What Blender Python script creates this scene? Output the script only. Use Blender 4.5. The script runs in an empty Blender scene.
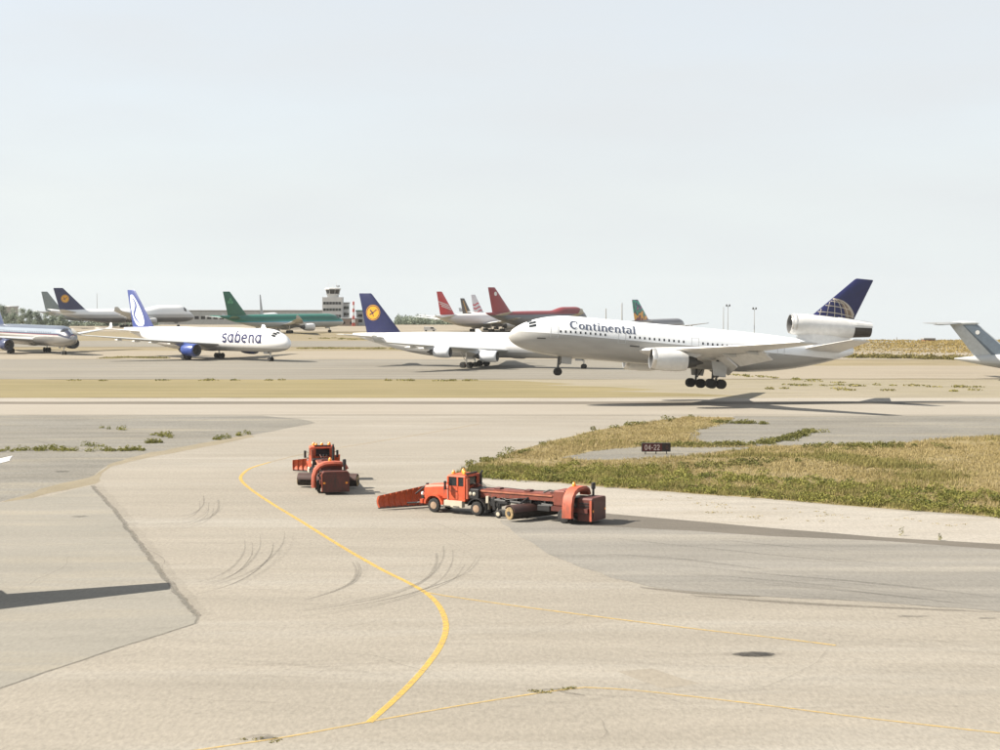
import bpy, bmesh, math, random
import numpy as np
from mathutils import Vector, Matrix, noise as mnoise

random.seed(7); rng = np.random.default_rng(7)
R = math.radians; PI = math.pi
scene = bpy.context.scene
col = scene.collection

# ------------------------------------------------------------------ camera
CAM_H = 16.8; FPX = 1600.0; HORIZ = 292.0
PITCH = math.atan((375 - HORIZ) / FPX)
cam_d = bpy.data.cameras.new('camera'); cam = bpy.data.objects.new('camera', cam_d); col.objects.link(cam)
cam_d.sensor_width = 36.0; cam_d.lens = 36.0 * FPX / 1000.0
cam_d.clip_start = 0.5; cam_d.clip_end = 20000
cam.location = (0, 0, CAM_H); cam.rotation_euler = (PI / 2 - PITCH, 0, 0)
scene.camera = cam

# ------------------------------------------------------------------ sky, sun, exposure
SUN_EL = R(40); SUN_AZ = R(-92)          # azimuth measured from +Y (away from the camera) towards +X; -90 is due left
world = bpy.data.worlds.new('World'); scene.world = world; world.use_nodes = True
wt = world.node_tree; wt.nodes.clear()
wo = wt.nodes.new('ShaderNodeOutputWorld'); bg = wt.nodes.new('ShaderNodeBackground')
sky = wt.nodes.new('ShaderNodeTexSky'); sky.sky_type = 'NISHITA'; sky.sun_disc = False
sky.sun_elevation = SUN_EL; sky.sun_rotation = SUN_AZ
sky.air_density = 1.0; sky.dust_density = 1.0; sky.ozone_density = 1.0; sky.altitude = 100
tc = wt.nodes.new('ShaderNodeTexCoord'); sep = wt.nodes.new('ShaderNodeSeparateXYZ'); cmb = wt.nodes.new('ShaderNodeCombineXYZ')
mx = wt.nodes.new('ShaderNodeMath'); mx.operation = 'MAXIMUM'; mx.inputs[1].default_value = 0.06
wt.links.new(tc.outputs['Generated'], sep.inputs[0])
wt.links.new(sep.outputs['X'], cmb.inputs['X']); wt.links.new(sep.outputs['Y'], cmb.inputs['Y'])
wt.links.new(sep.outputs['Z'], mx.inputs[0]); wt.links.new(mx.outputs[0], cmb.inputs['Z'])
wt.links.new(cmb.outputs[0], sky.inputs['Vector'])
hs = wt.nodes.new('ShaderNodeHueSaturation'); hs.inputs['Saturation'].default_value = 0.62
wt.links.new(sky.outputs[0], hs.inputs['Color'])
# thin high haze: very faint streaky veil
mp = wt.nodes.new('ShaderNodeMapping'); mp.inputs['Scale'].default_value = (2.0, 2.0, 9.0)
nz = wt.nodes.new('ShaderNodeTexNoise'); nz.inputs['Scale'].default_value = 2.2; nz.inputs['Detail'].default_value = 5
wt.links.new(tc.outputs['Generated'], mp.inputs[0]); wt.links.new(mp.outputs[0], nz.inputs['Vector'])
rp = wt.nodes.new('ShaderNodeMapRange'); rp.inputs['From Min'].default_value = 0.35; rp.inputs['From Max'].default_value = 0.75
rp.inputs['To Min'].default_value = 0.70; rp.inputs['To Max'].default_value = 0.93
wt.links.new(nz.outputs[0], rp.inputs['Value'])
veil = wt.nodes.new('ShaderNodeMix'); veil.data_type = 'RGBA'
SKY_VEIL = (3.72, 3.86, 3.96, 1)
veil.inputs[7].default_value = SKY_VEIL
wt.links.new(rp.outputs[0], veil.inputs[0]); wt.links.new(hs.outputs[0], veil.inputs[6])
wt.links.new(veil.outputs[2], bg.inputs['Color']); bg.inputs['Strength'].default_value = 0.077
wt.links.new(bg.outputs[0], wo.inputs[0])

sun_d = bpy.data.lights.new('sun', 'SUN'); sun = bpy.data.objects.new('sun', sun_d); col.objects.link(sun)
sun_d.energy = 5.0; sun_d.angle = R(0.5); sun_d.color = (1.0, 0.92, 0.80)
SUNV = Vector((math.sin(SUN_AZ) * math.cos(SUN_EL), math.cos(SUN_AZ) * math.cos(SUN_EL), math.sin(SUN_EL)))
sun.rotation_euler = SUNV.to_track_quat('Z', 'Y').to_euler(); sun.location = SUNV * 200
vs = scene.view_settings
vs.view_transform = 'Standard'; vs.look = 'None'; vs.gamma = 1.0; vs.use_curve_mapping = False; vs.exposure = 1.45
scene.cycles.use_denoising = True
scene.cycles.max_bounces = 6; scene.cycles.transparent_max_bounces = 12
scene.cycles.volume_bounces = 1

# ------------------------------------------------------------------ helpers
def ray(px, py):
    x = (px - 500) / FPX; v = -(py - 375) / FPX
    c, s = math.cos(PITCH), math.sin(PITCH)
    return Vector((x, c + v * s, -s + v * c))
def at(px, py, z=0.0):
    d = ray(px, py); t = (z - CAM_H) / d.z
    return Vector((d.x * t, d.y * t, z))
def at_depth(px, py, Y):
    d = ray(px, py); t = Y / d.y
    return Vector((d.x * t, Y, CAM_H + d.z * t))
def crest(X, Y):
    a = X / max(Y, 1.0)
    t = min(max((a - 0.07) / 0.15, 0), 1); t = t * t * (3 - 2 * t)
    return 860 * (1 - t) + 566 * t
def gz(X, Y):
    d = Y - crest(X, Y)
    if d <= -40: return 0.0
    d += 40
    return -0.085 * (math.sqrt(d * d + 45 ** 2) - 45) * (1 if d < 1e9 else 1)

def lin(c):
    c = c / 255.0
    return c / 12.92 if c < 0.04045 else ((c + 0.055) / 1.055) ** 2.4
KG = 3.25
def G(r, g, b):                       # base colour of a surface whose sunlit look on the ground is r,g,b
    return (lin(r) / KG, lin(g) / KG * 1.02, lin(b) / KG * 1.09)
def S(r, g, b):
    return (lin(r), lin(g), lin(b))

class MB:
    def __init__(self): self.v = []; self.f = []
    def add(self, vs_, fs_):
        o = len(self.v); self.v += [tuple(p) for p in vs_]; self.f += [tuple(i + o for i in f) for f in fs_]
    def box(self, c, s, rot=None):
        hx, hy, hz = s[0] / 2, s[1] / 2, s[2] / 2
        P = [Vector((x, y, z)) for x in (-hx, hx) for y in (-hy, hy) for z in (-hz, hz)]
        if rot is not None: P = [rot @ p for p in P]
        c = Vector(c)
        self.add([p + c for p in P], [(0, 1, 3, 2), (4, 6, 7, 5), (0, 4, 5, 1), (2, 3, 7, 6), (0, 2, 6, 4), (1, 5, 7, 3)])
    def bbox(self, x0, x1, y0, y1, z0, z1): self.box(((x0 + x1) / 2, (y0 + y1) / 2, (z0 + z1) / 2), (x1 - x0, y1 - y0, z1 - z0))
    def bevbox(self, x0, x1, y0, y1, z0, z1, b=0.05):
        # box with chamfered vertical profile: loft of insets
        def rg(z, i): return [(x0 + i, y0 + i, z), (x1 - i, y0 + i, z), (x1 - i, y1 - i, z), (x0 + i, y1 - i, z)]
        self.loft([rg(z0, b), rg(z0 + b, 0), rg(z1 - b, 0), rg(z1, b)])
    def loft(self, rings, cap0=True, cap1=True, closed=True):
        n = len(rings[0]); o = len(self.v)
        for r in rings: self.v += [tuple(p) for p in r]
        m = n if closed else n - 1
        for k in range(len(rings) - 1):
            for i in range(m):
                a = o + k * n + i; b = o + k * n + (i + 1) % n
                self.f.append((a, b, b + n, a + n))
        if cap0 and closed: self.f.append(tuple(o + i for i in range(n))[::-1])
        if cap1 and closed: self.f.append(tuple(o + (len(rings) - 1) * n + i for i in range(n)))
    def cyl(self, p0, p1, r0, r1=None, n=12, cap=True):
        if r1 is None: r1 = r0
        p0 = Vector(p0); p1 = Vector(p1); d = (p1 - p0).normalized()
        u = d.orthogonal().normalized(); w = d.cross(u)
        rg = lambda p, r: [p + (u * math.cos(2 * PI * i / n) + w * math.sin(2 * PI * i / n)) * r for i in range(n)]
        self.loft([rg(p0, r0), rg(p1, r1)], cap, cap)
    def tube(self, pts, r, n=8):
        for a, b in zip(pts[:-1], pts[1:]): self.cyl(a, b, r, r, n)
    def revolve(self, c, prof, n=24, axis='X', cap0=True, cap1=True):
        # prof: list of (along, radius)
        rings = []
        for a, r in prof:
            rg = []
            for i in range(n):
                t = 2 * PI * i / n; cu, su = math.cos(t) * r, math.sin(t) * r
                if axis == 'X': rg.append((c[0] + a, c[1] + cu, c[2] + su))
                elif axis == 'Y': rg.append((c[0] + su, c[1] + a, c[2] + cu))
                else: rg.append((c[0] + cu, c[1] + su, c[2] + a))
            rings.append(rg)
        self.loft(rings, cap0, cap1)
    def prism(self, poly, d, axis='Y', c=0.0):
        # poly in the plane perpendicular to axis, extruded c-d/2..c+d/2
        def mk(p, t):
            if axis == 'Y': return (p[0], t, p[1])
            if axis == 'X': return (t, p[0], p[1])
            return (p[0], p[1], t)
        self.loft([[mk(p, c - d / 2) for p in poly], [mk(p, c + d / 2) for p in poly]])
    def build(self, name, mat, parent=None, smooth=False, auto=None):
        me = bpy.data.meshes.new(name); me.from_pydata(self.v, [], self.f); me.update()
        bm = bmesh.new(); bm.from_mesh(me); bmesh.ops.recalc_face_normals(bm, faces=bm.faces); bm.to_mesh(me); bm.free()
        if smooth:
            me.polygons.foreach_set('use_smooth', [True] * len(me.polygons))
            me.set_sharp_from_angle(angle=R(auto or 40))
        o = bpy.data.objects.new(name, me); col.objects.link(o)
        if mat: me.materials.append(mat)
        if parent: o.parent = parent
        return o

def tag(o, label=None, cat=None, group=None, kind=None):
    if label: o['label'] = label
    if cat: o['category'] = cat
    if group: o['group'] = group
    if kind: o['kind'] = kind
    return o
def empty(name, loc, rz=0, ry=0, sc=1.0):
    o = bpy.data.objects.new(name, None); col.objects.link(o)
    o.location = loc; o.rotation_euler = (0, ry, rz); o.scale = (sc, sc, sc); o.empty_display_size = 0.5
    return o
def copy_tree(o, parent=None):
    c = o.copy(); col.objects.link(c); c.parent = parent
    for ch in list(o.children): copy_tree(ch, c)
    return c

# ------------------------------------------------------------------ materials
def new_mat(name):
    m = bpy.data.materials.new(name); m.use_nodes = True
    return m, m.node_tree, m.node_tree.nodes['Principled BSDF']
MATS = {}
def paint(name, rgb, rough=0.4, metal=0.0, dirt=0.12, dscale=1.5):
    if name in MATS: return MATS[name]
    m, nt, b = new_mat(name)
    t = nt.nodes.new('ShaderNodeTexCoord'); n = nt.nodes.new('ShaderNodeTexNoise')
    n.inputs['Scale'].default_value = dscale; n.inputs['Detail'].default_value = 6
    nt.links.new(t.outputs['Object'], n.inputs['Vector'])
    mr = nt.nodes.new('ShaderNodeMapRange'); mr.inputs[1].default_value = 0.3; mr.inputs[2].default_value = 0.7
    mr.inputs[3].default_value = 1 - dirt; mr.inputs[4].default_value = 1 + dirt * 0.5
    nt.links.new(n.outputs[0], mr.inputs[0])
    vm = nt.nodes.new('ShaderNodeVectorMath'); vm.operation = 'SCALE'; vm.inputs[0].default_value = rgb
    nt.links.new(mr.outputs[0], vm.inputs['Scale']); nt.links.new(vm.outputs[0], b.inputs['Base Color'])
    b.inputs['Roughness'].default_value = rough; b.inputs['Metallic'].default_value = metal
    MATS[name] = m; return m
def banded(name, bands, rough=0.35, dirt=0.06, metal=0.0, axis='Z', zmax=20.0):
    """paint scheme: bands = [(lower height, rgb)...] along the object's own height"""
    m, nt, b = new_mat(name)
    t = nt.nodes.new('ShaderNodeTexCoord'); s = nt.nodes.new('ShaderNodeSeparateXYZ')
    nt.links.new(t.outputs['Object'], s.inputs[0])
    dv = nt.nodes.new('ShaderNodeMath'); dv.operation = 'DIVIDE'; dv.inputs[1].default_value = zmax
    nt.links.new(s.outputs[axis], dv.inputs[0])
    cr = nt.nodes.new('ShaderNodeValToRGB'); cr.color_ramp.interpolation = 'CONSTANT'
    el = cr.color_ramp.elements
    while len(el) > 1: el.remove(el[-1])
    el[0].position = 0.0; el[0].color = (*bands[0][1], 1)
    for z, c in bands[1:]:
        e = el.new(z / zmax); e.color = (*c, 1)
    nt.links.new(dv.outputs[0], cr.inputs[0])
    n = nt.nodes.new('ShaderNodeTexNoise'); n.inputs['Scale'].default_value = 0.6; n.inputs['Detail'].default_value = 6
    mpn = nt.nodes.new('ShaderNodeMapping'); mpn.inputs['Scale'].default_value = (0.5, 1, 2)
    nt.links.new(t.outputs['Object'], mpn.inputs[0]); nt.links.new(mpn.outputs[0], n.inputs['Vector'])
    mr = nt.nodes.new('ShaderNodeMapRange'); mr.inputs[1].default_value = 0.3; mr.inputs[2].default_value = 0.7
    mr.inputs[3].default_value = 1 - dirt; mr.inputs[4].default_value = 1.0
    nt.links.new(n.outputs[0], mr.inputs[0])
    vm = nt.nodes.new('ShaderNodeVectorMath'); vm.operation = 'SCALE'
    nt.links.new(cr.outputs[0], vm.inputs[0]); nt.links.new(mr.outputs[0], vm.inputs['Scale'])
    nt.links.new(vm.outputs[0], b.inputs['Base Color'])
    b.inputs['Roughness'].default_value = rough; b.inputs['Metallic'].default_value = metal
    return m

def ground_mat(name, c1, c2, big=0.03, stretch=(1, 1, 1), grain=0.16, rough=0.9, streak=0.08, spots=None, c3=None):
    """weathered pavement or soil: two tones in large patches, streaks along stretch, fine speckle, relief"""
    m, nt, b = new_mat(name); L = nt.links
    g = nt.nodes.new('ShaderNodeNewGeometry')
    def noise_(scale, det, st=(1, 1, 1), rough_=0.6):
        mpp = nt.nodes.new('ShaderNodeMapping'); mpp.inputs['Scale'].default_value = st
        n = nt.nodes.new('ShaderNodeTexNoise'); n.inputs['Scale'].default_value = scale; n.inputs['Detail'].default_value = det
        n.inputs['Roughness'].default_value = rough_
        L.new(g.outputs['Position'], mpp.inputs[0]); L.new(mpp.outputs[0], n.inputs['Vector'])
        return n
    def rng_(n, a, b_, c, d):
        r = nt.nodes.new('ShaderNodeMapRange'); r.inputs[1].default_value = a; r.inputs[2].default_value = b_
        r.inputs[3].default_value = c; r.inputs[4].default_value = d; L.new(n.outputs[0], r.inputs[0]); return r
    n1 = noise_(big, 6); f1 = rng_(n1, 0.35, 0.65, 0, 1)
    mixn = nt.nodes.new('ShaderNodeMix'); mixn.data_type = 'RGBA'
    mixn.inputs[6].default_value = (*c1, 1); mixn.inputs[7].default_value = (*c2, 1); L.new(f1.outputs[0], mixn.inputs[0])
    src = mixn.outputs[2]
    if c3 is not None:
        n5 = noise_(big * 4.5, 6, stretch, 0.7); f5 = rng_(n5, 0.50, 0.68, 0, 1)
        m5 = nt.nodes.new('ShaderNodeMix'); m5.data_type = 'RGBA'; L.new(src, m5.inputs[6]); m5.inputs[7].default_value = (*c3, 1)
        L.new(f5.outputs[0], m5.inputs[0]); src = m5.outputs[2]
    n2 = noise_(0.35, 5, stretch); f2 = rng_(n2, 0.3, 0.7, 1 - streak, 1 + streak)
    n3 = noise_(5.5, 4, (1, 0.35, 1), 0.75); f3 = rng_(n3, 0.25, 0.75, 1 - grain, 1 + grain)
    mm = nt.nodes.new('ShaderNodeMath'); mm.operation = 'MULTIPLY'; L.new(f2.outputs[0], mm.inputs[0]); L.new(f3.outputs[0], mm.inputs[1])
    vm = nt.nodes.new('ShaderNodeVectorMath'); vm.operation = 'SCALE'; L.new(src, vm.inputs[0]); L.new(mm.outputs[0], vm.inputs['Scale'])
    last = vm.outputs[0]
    if spots:
        n4 = noise_(spots[0], 3, (1, 1, 1), 0.5); f4 = rng_(n4, spots[1], spots[1] + 0.06, 1.0, spots[2])
        v2 = nt.nodes.new('ShaderNodeVectorMath'); v2.operation = 'SCALE'; L.new(last, v2.inputs[0]); L.new(f4.outputs[0], v2.inputs['Scale']); last = v2.outputs[0]
    L.new(last, b.inputs['Base Color']); b.inputs['Roughness'].default_value = rough
    b.inputs['Specular IOR Level'].default_value = 0.25
    bp = nt.nodes.new('ShaderNodeBump'); bp.inputs['Strength'].default_value = 0.25; bp.inputs['Distance'].default_value = 0.02
    L.new(n3.outputs[0], bp.inputs['Height']); L.new(bp.outputs[0], b.inputs['Normal'])
    return m
def worn_mat(name, rgb, cover=0.5, scale=1.2, soft=0.25, rough=0.85, st=(1, 1, 1)):
    """thin worn film (paint, rubber, oil) that lets the pavement show through where it has gone"""
    m, nt, b = new_mat(name); L = nt.links
    b.inputs['Base Color'].default_value = (*rgb, 1); b.inputs['Roughness'].default_value = rough
    g = nt.nodes.new('ShaderNodeNewGeometry'); mpp = nt.nodes.new('ShaderNodeMapping'); mpp.inputs['Scale'].default_value = st
    n = nt.nodes.new('ShaderNodeTexNoise'); n.inputs['Scale'].default_value = scale; n.inputs['Detail'].default_value = 6; n.inputs['Roughness'].default_value = 0.7
    L.new(g.outputs['Position'], mpp.inputs[0]); L.new(mpp.outputs[0], n.inputs['Vector'])
    r = nt.nodes.new('ShaderNodeMapRange'); r.inputs[1].default_value = 0.5 - soft; r.inputs[2].default_value = 0.5 + soft
    r.inputs[3].default_value = cover * 0.25; r.inputs[4].default_value = min(1, cover * 1.75)
    L.new(n.outputs[0], r.inputs[0]); L.new(r.outputs[0], b.inputs['Alpha'])
    return m
def foliage_mat(name, cols, scale=0.12, rough=0.8, trans=0.25):
    m, nt, b = new_mat(name); L = nt.links
    g = nt.nodes.new('ShaderNodeNewGeometry')
    n = nt.nodes.new('ShaderNodeTexNoise'); n.inputs['Scale'].default_value = scale; n.inputs['Detail'].default_value = 4
    L.new(g.outputs['Position'], n.inputs['Vector'])
    a = nt.nodes.new('ShaderNodeMath'); a.operation = 'MULTIPLY_ADD'; a.inputs[1].default_value = 0.45; L.new(g.outputs['Random Per Island'], a.inputs[0]); 
    mr = nt.nodes.new('ShaderNodeMapRange'); mr.inputs[1].default_value = 0.3; mr.inputs[2].default_value = 0.7; mr.inputs[3].default_value = 0; mr.inputs[4].default_value = 0.6
    L.new(n.outputs[0], mr.inputs[0]); L.new(mr.outputs[0], a.inputs[2])
    cr = nt.nodes.new('ShaderNodeValToRGB'); el = cr.color_ramp.elements
    el[0].color = (*cols[0], 1); el[1].color = (*cols[-1], 1)
    for i, c in enumerate(cols[1:-1]): e = el.new((i + 1) / (len(cols) - 1)); e.color = (*c, 1)
    L.new(a.outputs[0], cr.inputs[0]); L.new(cr.outputs[0], b.inputs['Base Color'])
    b.inputs['Roughness'].default_value = rough; b.inputs['Specular IOR Level'].default_value = 0.15
    tr = nt.nodes.new('ShaderNodeBsdfTranslucent'); L.new(cr.outputs[0], tr.inputs['Color'])
    mxs = nt.nodes.new('ShaderNodeMixShader'); mxs.inputs[0].default_value = trans
    L.new(b.outputs[0], mxs.inputs[1]); L.new(tr.outputs[0], mxs.inputs[2])
    L.new(mxs.outputs[0], nt.nodes['Material Output'].inputs['Surface'])
    return m

WHITE = paint('white_paint', (0.62, 0.62, 0.61), 0.3, dirt=0.05)
WGREY = paint('wing_grey', (0.42, 0.43, 0.43), 0.4, dirt=0.10)
METAL = paint('bare_metal', (0.55, 0.54, 0.52), 0.28, 0.8)
DMETAL = paint('dark_metal', (0.06, 0.06, 0.06), 0.5, 0.5)
TYRE = paint('tyre_rubber', (0.012, 0.012, 0.012), 0.85)
GLASS = paint('dark_glass', (0.012, 0.015, 0.018), 0.08, dirt=0.0)
BLACK = paint('black_paint', (0.012, 0.012, 0.013), 0.5)
def worn_paint(name, rgb, rust, amt=0.45, rough=0.55):
    """old enamel: faded patches, rust and grime in irregular blotches and drips"""
    m, nt, b = new_mat(name); L = nt.links
    t = nt.nodes.new('ShaderNodeTexCoord')
    def nn(scale, st, det=6):
        mp_ = nt.nodes.new('ShaderNodeMapping'); mp_.inputs['Scale'].default_value = st
        n = nt.nodes.new('ShaderNodeTexNoise'); n.inputs['Scale'].default_value = scale; n.inputs['Detail'].default_value = det; n.inputs['Roughness'].default_value = .68
        L.new(t.outputs['Object'], mp_.inputs[0]); L.new(mp_.outputs[0], n.inputs['Vector']); return n
    def rr(n, a, b_, c, d):
        r = nt.nodes.new('ShaderNodeMapRange'); r.inputs[1].default_value = a; r.inputs[2].default_value = b_; r.inputs[3].default_value = c; r.inputs[4].default_value = d; L.new(n.outputs[0], r.inputs[0]); return r
    f1 = rr(nn(1.3, (1, 1, 1)), .3, .7, .72, 1.25); f2 = rr(nn(3.2, (1, 1, .3)), .50, .68, 0, amt); f3 = rr(nn(9, (1, 1, 1)), .3, .7, .85, 1.12)
    mu = nt.nodes.new('ShaderNodeMath'); mu.operation = 'MULTIPLY'; L.new(f1.outputs[0], mu.inputs[0]); L.new(f3.outputs[0], mu.inputs[1])
    v = nt.nodes.new('ShaderNodeVectorMath'); v.operation = 'SCALE'; v.inputs[0].default_value = rgb; L.new(mu.outputs[0], v.inputs['Scale'])
    mi = nt.nodes.new('ShaderNodeMix'); mi.data_type = 'RGBA'; L.new(v.outputs[0], mi.inputs[6]); mi.inputs[7].default_value = (*rust, 1); L.new(f2.outputs[0], mi.inputs[0])
    L.new(mi.outputs[2], b.inputs['Base Color']); b.inputs['Roughness'].default_value = rough
    MATS[name] = m; return m
ORANGE = worn_paint('plough_orange', (0.43, 0.060, 0.016), (.07, .03, .02), .55)
ORANGE2 = worn_paint('faded_orange', (0.33, 0.065, 0.030), (.08, .035, .022), .7, .65)
DKRED = worn_paint('engine_red', (0.078, 0.017, 0.012), (.022, .014, .012), .75)
RIM = worn_paint('rusty_rim', (.27, .19, .13), (.10, .05, .03), .6)
AMBER = paint('amber_lens', (0.75, 0.26, 0.03), 0.2)
CREAMP = paint('cream_paint', (0.42, 0.38, 0.30), 0.5)

# ================================================================== GROUND
BEIGE = ground_mat('pale_apron_asphalt', G(209, 199, 179), G(200, 190, 170), 0.03, (0.12, 1, 1), 0.22, streak=0.09, c3=G(216, 208, 190), spots=(3.1, 0.64, 0.82))
SLAB = ground_mat('grey_apron_asphalt', G(198, 191, 174), G(189, 183, 166), 0.05, (0.15, 1, 1), 0.16, streak=0.08, c3=G(207, 197, 174))
GRAVEL = ground_mat('grey_gravel', G(178, 173, 159), G(165, 159, 144), 0.06, (0.12, 1, 1), 0.38, streak=0.16, c3=G(196, 186, 162), spots=(2.5, 0.62, 0.70))
TAXI = ground_mat('grey_taxiway_asphalt', G(189, 183, 169), G(180, 174, 160), 0.05, (0.05, 1, 1), 0.2, streak=0.2, c3=G(202, 194, 176))
PALE = ground_mat('pale_concrete', G(228, 219, 201), G(221, 211, 192), 0.06, (0.2, 1, 1), 0.2, streak=0.08, c3=G(216, 205, 183), spots=(1.6, 0.66, 0.78))
RUNWAY = ground_mat('runway_concrete', G(218, 208, 188), G(213, 202, 181), 0.03, (0.05, 1, 1), 0.08, streak=0.05)
RUNDK = ground_mat('runway_rubber', G(150, 140, 122), G(168, 156, 137), 0.03, (0.05, 1, 1), 0.1, streak=0.10)
FARGREY = ground_mat('far_grey_asphalt', G(184, 177, 160), G(176, 168, 150), 0.02, (0.05, 1, 1), 0.16, streak=0.16, c3=G(196, 186, 164))
FARBEIGE = ground_mat('far_beige_concrete', G(209, 195, 168), G(202, 187, 160), 0.02, (0.05, 1, 1), 0.14, streak=0.13, c3=G(214, 202, 180))
DRYSOIL = ground_mat('dry_soil', G(196, 178, 138), G(184, 168, 132), 0.02, (0.25, 1, 1), 0.2, streak=0.14, c3=G(176, 160, 112))
GOLDSOIL = ground_mat('dry_turf', G(188, 166, 112), G(176, 158, 104), 0.035, (0.08, 1, 1), 0.2, streak=0.2, c3=G(204, 184, 136))
VERGE = ground_mat('verge_turf', G(188, 171, 122), G(175, 161, 110), 0.04, (0.05, 1, 1), 0.14, streak=0.16, c3=G(196, 178, 126))
PATCH = ground_mat('fresh_asphalt', G(168, 162, 148), G(160, 152, 138), 0.05, (0.2, 1, 1), 0.1)
DARKAS = ground_mat('dark_asphalt_edge', G(142, 134, 120), G(158, 148, 132), 0.06, (0.1, 1, 1), 0.14, streak=0.12)

def ground_sheet():
    # fan-shaped grid, fine near the crest; one sheet from behind the camera to far beyond the crest
    ys = [-120, -40, 0, 60, 140, 240, 340, 440] + [480 + 12 * i for i in range(45)] + [1030, 1080, 1150, 1250, 1400]
    nx = 81; V = []; F = []
    for y in ys:
        half = 260 + max(y, 0) * 1.0
        for i in range(nx):
            x = -half + 2 * half * i / (nx - 1); V.append((x, y, gz(x, y) if y > 0 else 0))
    for j in range(len(ys) - 1):
        for i in range(nx - 1):
            a = j * nx + i; F.append((a, a + 1, a + nx + 1, a + nx))
    me = bpy.data.meshes.new('ground'); me.from_pydata(V, [], F); me.materials.append(DRYSOIL)
    me.polygons.foreach_set('use_smooth', [True] * len(F))
    o = bpy.data.objects.new('ground', me); col.objects.link(o); o['kind'] = 'structure'
ground_sheet()

def rough_poly(pts, jit, step):
    out = []
    n = len(pts)
    for i in range(n):
        a = Vector(pts[i][:2]); b = Vector(pts[(i + 1) % n][:2]); d = b - a; L = d.length
        k = max(1, int(L / step)); nrm = Vector((-d.y, d.x)).normalized() if L > 0 else Vector((0, 0))
        for j in range(k):
            p = a + d * (j / k)
            if j > 0: p = p + nrm * (jit * 2 * (mnoise.noise(Vector((p.x * 0.35 / max(step, .5), p.y * 0.35 / max(step, .5), 3.3))) + random.uniform(-.3, .3)))
            out.append(p)
    return out
def sheet(name, pts, z, mat, jit=0.0, step=3.0, kind='structure', pix=True, raw=False):
    if not raw: z = .02 + (z - .02) * .3          # thin layers, a few millimetres each
    P = [at(*p) for p in pts] if pix else [Vector((p[0], p[1], 0)) for p in pts]
    if jit > 0: P = rough_poly(P, jit, step)
    bm = bmesh.new(); vs_ = [bm.verts.new((p[0], p[1], z)) for p in P]
    f = bm.faces.new(vs_); bm.normal_update()
    if f.normal.z < 0: bmesh.ops.reverse_faces(bm, faces=[f])
    bmesh.ops.triangulate(bm, faces=bm.faces[:])
    me = bpy.data.meshes.new(name); bm.to_mesh(me); bm.free(); me.materials.append(mat)
    o = bpy.data.objects.new(name, me); col.objects.link(o)
    if kind: o['kind'] = kind
    return o
def band(name, y0, y1, z, mat, x0=-60, x1=1060, jit=0.6, step=8, pad=True):
    A = at(x0, y0); B = at(x1, y0); C = at(x1, y1); D = at(x0, y1)
    ex = 200 if pad else 0
    return sheet(name, [(A.x - (ex if x0 < 0 else 0), A.y), (B.x + (ex if x1 > 1000 else 0), B.y), (C.x + (ex if x1 > 1000 else 0), C.y), (D.x - (ex if x0 < 0 else 0), D.y)], z, mat, jit, step, pix=False, raw=True)

# far field, from the parking aprons down to the runway
band('parking_apron', 324.8, 331.6, 0.05, FARBEIGE, -60, 600, 1.0, 10)
band('far_taxiway', 341.0, 347.0, 0.05, FARGREY, -60, 760, 1.0, 10)
band('taxiway', 351.0, 359.5, 0.05, FARBEIGE, -60, 1060, 0.8, 8)
band('shoulder', 359.5, 379.5, 0.04, FARGREY, -60, 720, 0.8, 8)
band('shoulder', 366.0, 379.0, 0.06, FARBEIGE, 700, 1060, 0.8, 8)
_A, _B = at(-60, 379.5), at(-60, 398.3)
sheet('grass_verge', [(_A.x - 200, _A.y), *[tuple(at(x, y)[:2]) for x, y in ((430, 379.5), (520, 381), (575, 384), (540, 385.5), (610, 387), (660, 390), (600, 391.5), (690, 393.5), (740, 396), (670, 396.8), (560, 398.3))], (_B.x - 200, _B.y)], 0.03, VERGE, 0.7, 4, pix=False, raw=True)
band('soil_verge', 379.5, 398.3, 0.025, ground_mat('tan_verge', G(205, 192, 164), G(196, 184, 152), .03, (.2, 1, 1), .2, streak=.12, c3=G(190, 178, 140)), 200, 1060, 0.5, 6)
band('runway_edge', 398.3, 401.6, 0.04, PALE, -60, 1060, 0.15, 10)
band('runway', 401.6, 415.2, 0.05, RUNWAY, -60, 1060, 0.2, 10)
band('runway_marking', 402.0, 404.4, 0.06, RUNDK, -60, 1060, 0.25, 6)
# near apron (one broad sheet of pale asphalt)
sheet('apron', [(-75, 414.9), (1075, 414.9), (1150, 560), (1300, 900), (1500, 1400), (-500, 1400), (-300, 900), (-150, 560)], 0.02, BEIGE)
# grey gravel infield on the left
sheet('gravel_infield', [(-70, 416), (150, 415.6), (262, 415.8), (300, 419), (316, 423), (275, 431), (225, 440), (180, 449), (140, 456), (110, 464), (92, 478), (60, 486), (30, 494), (0, 502), (-80, 520)], 0.03, GRAVEL, 0.25, 3)
sheet('soil_strip', [(0, 503), (40, 489), (90, 477.5), (108, 465), (150, 452.5), (200, 443.5), (250, 434), (255, 437), (205, 447), (150, 457.5), (112, 466.5), (96, 484), (40, 496), (0, 509)], 0.036, ground_mat('soil', G(196, 182, 152), G(186, 172, 140), 0.1, grain=0.2), 0.3, 2)
# greyer repaired slab bottom left
sheet('apron_slab', [(-90, 520), (-10, 504), (45, 497), (92, 486), (118, 515), (160, 572), (198, 616), (196, 624), (120, 648), (60, 668), (0, 689), (-60, 708), (-160, 730), (-220, 640)], 0.04, SLAB, 0.03, 2)
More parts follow.
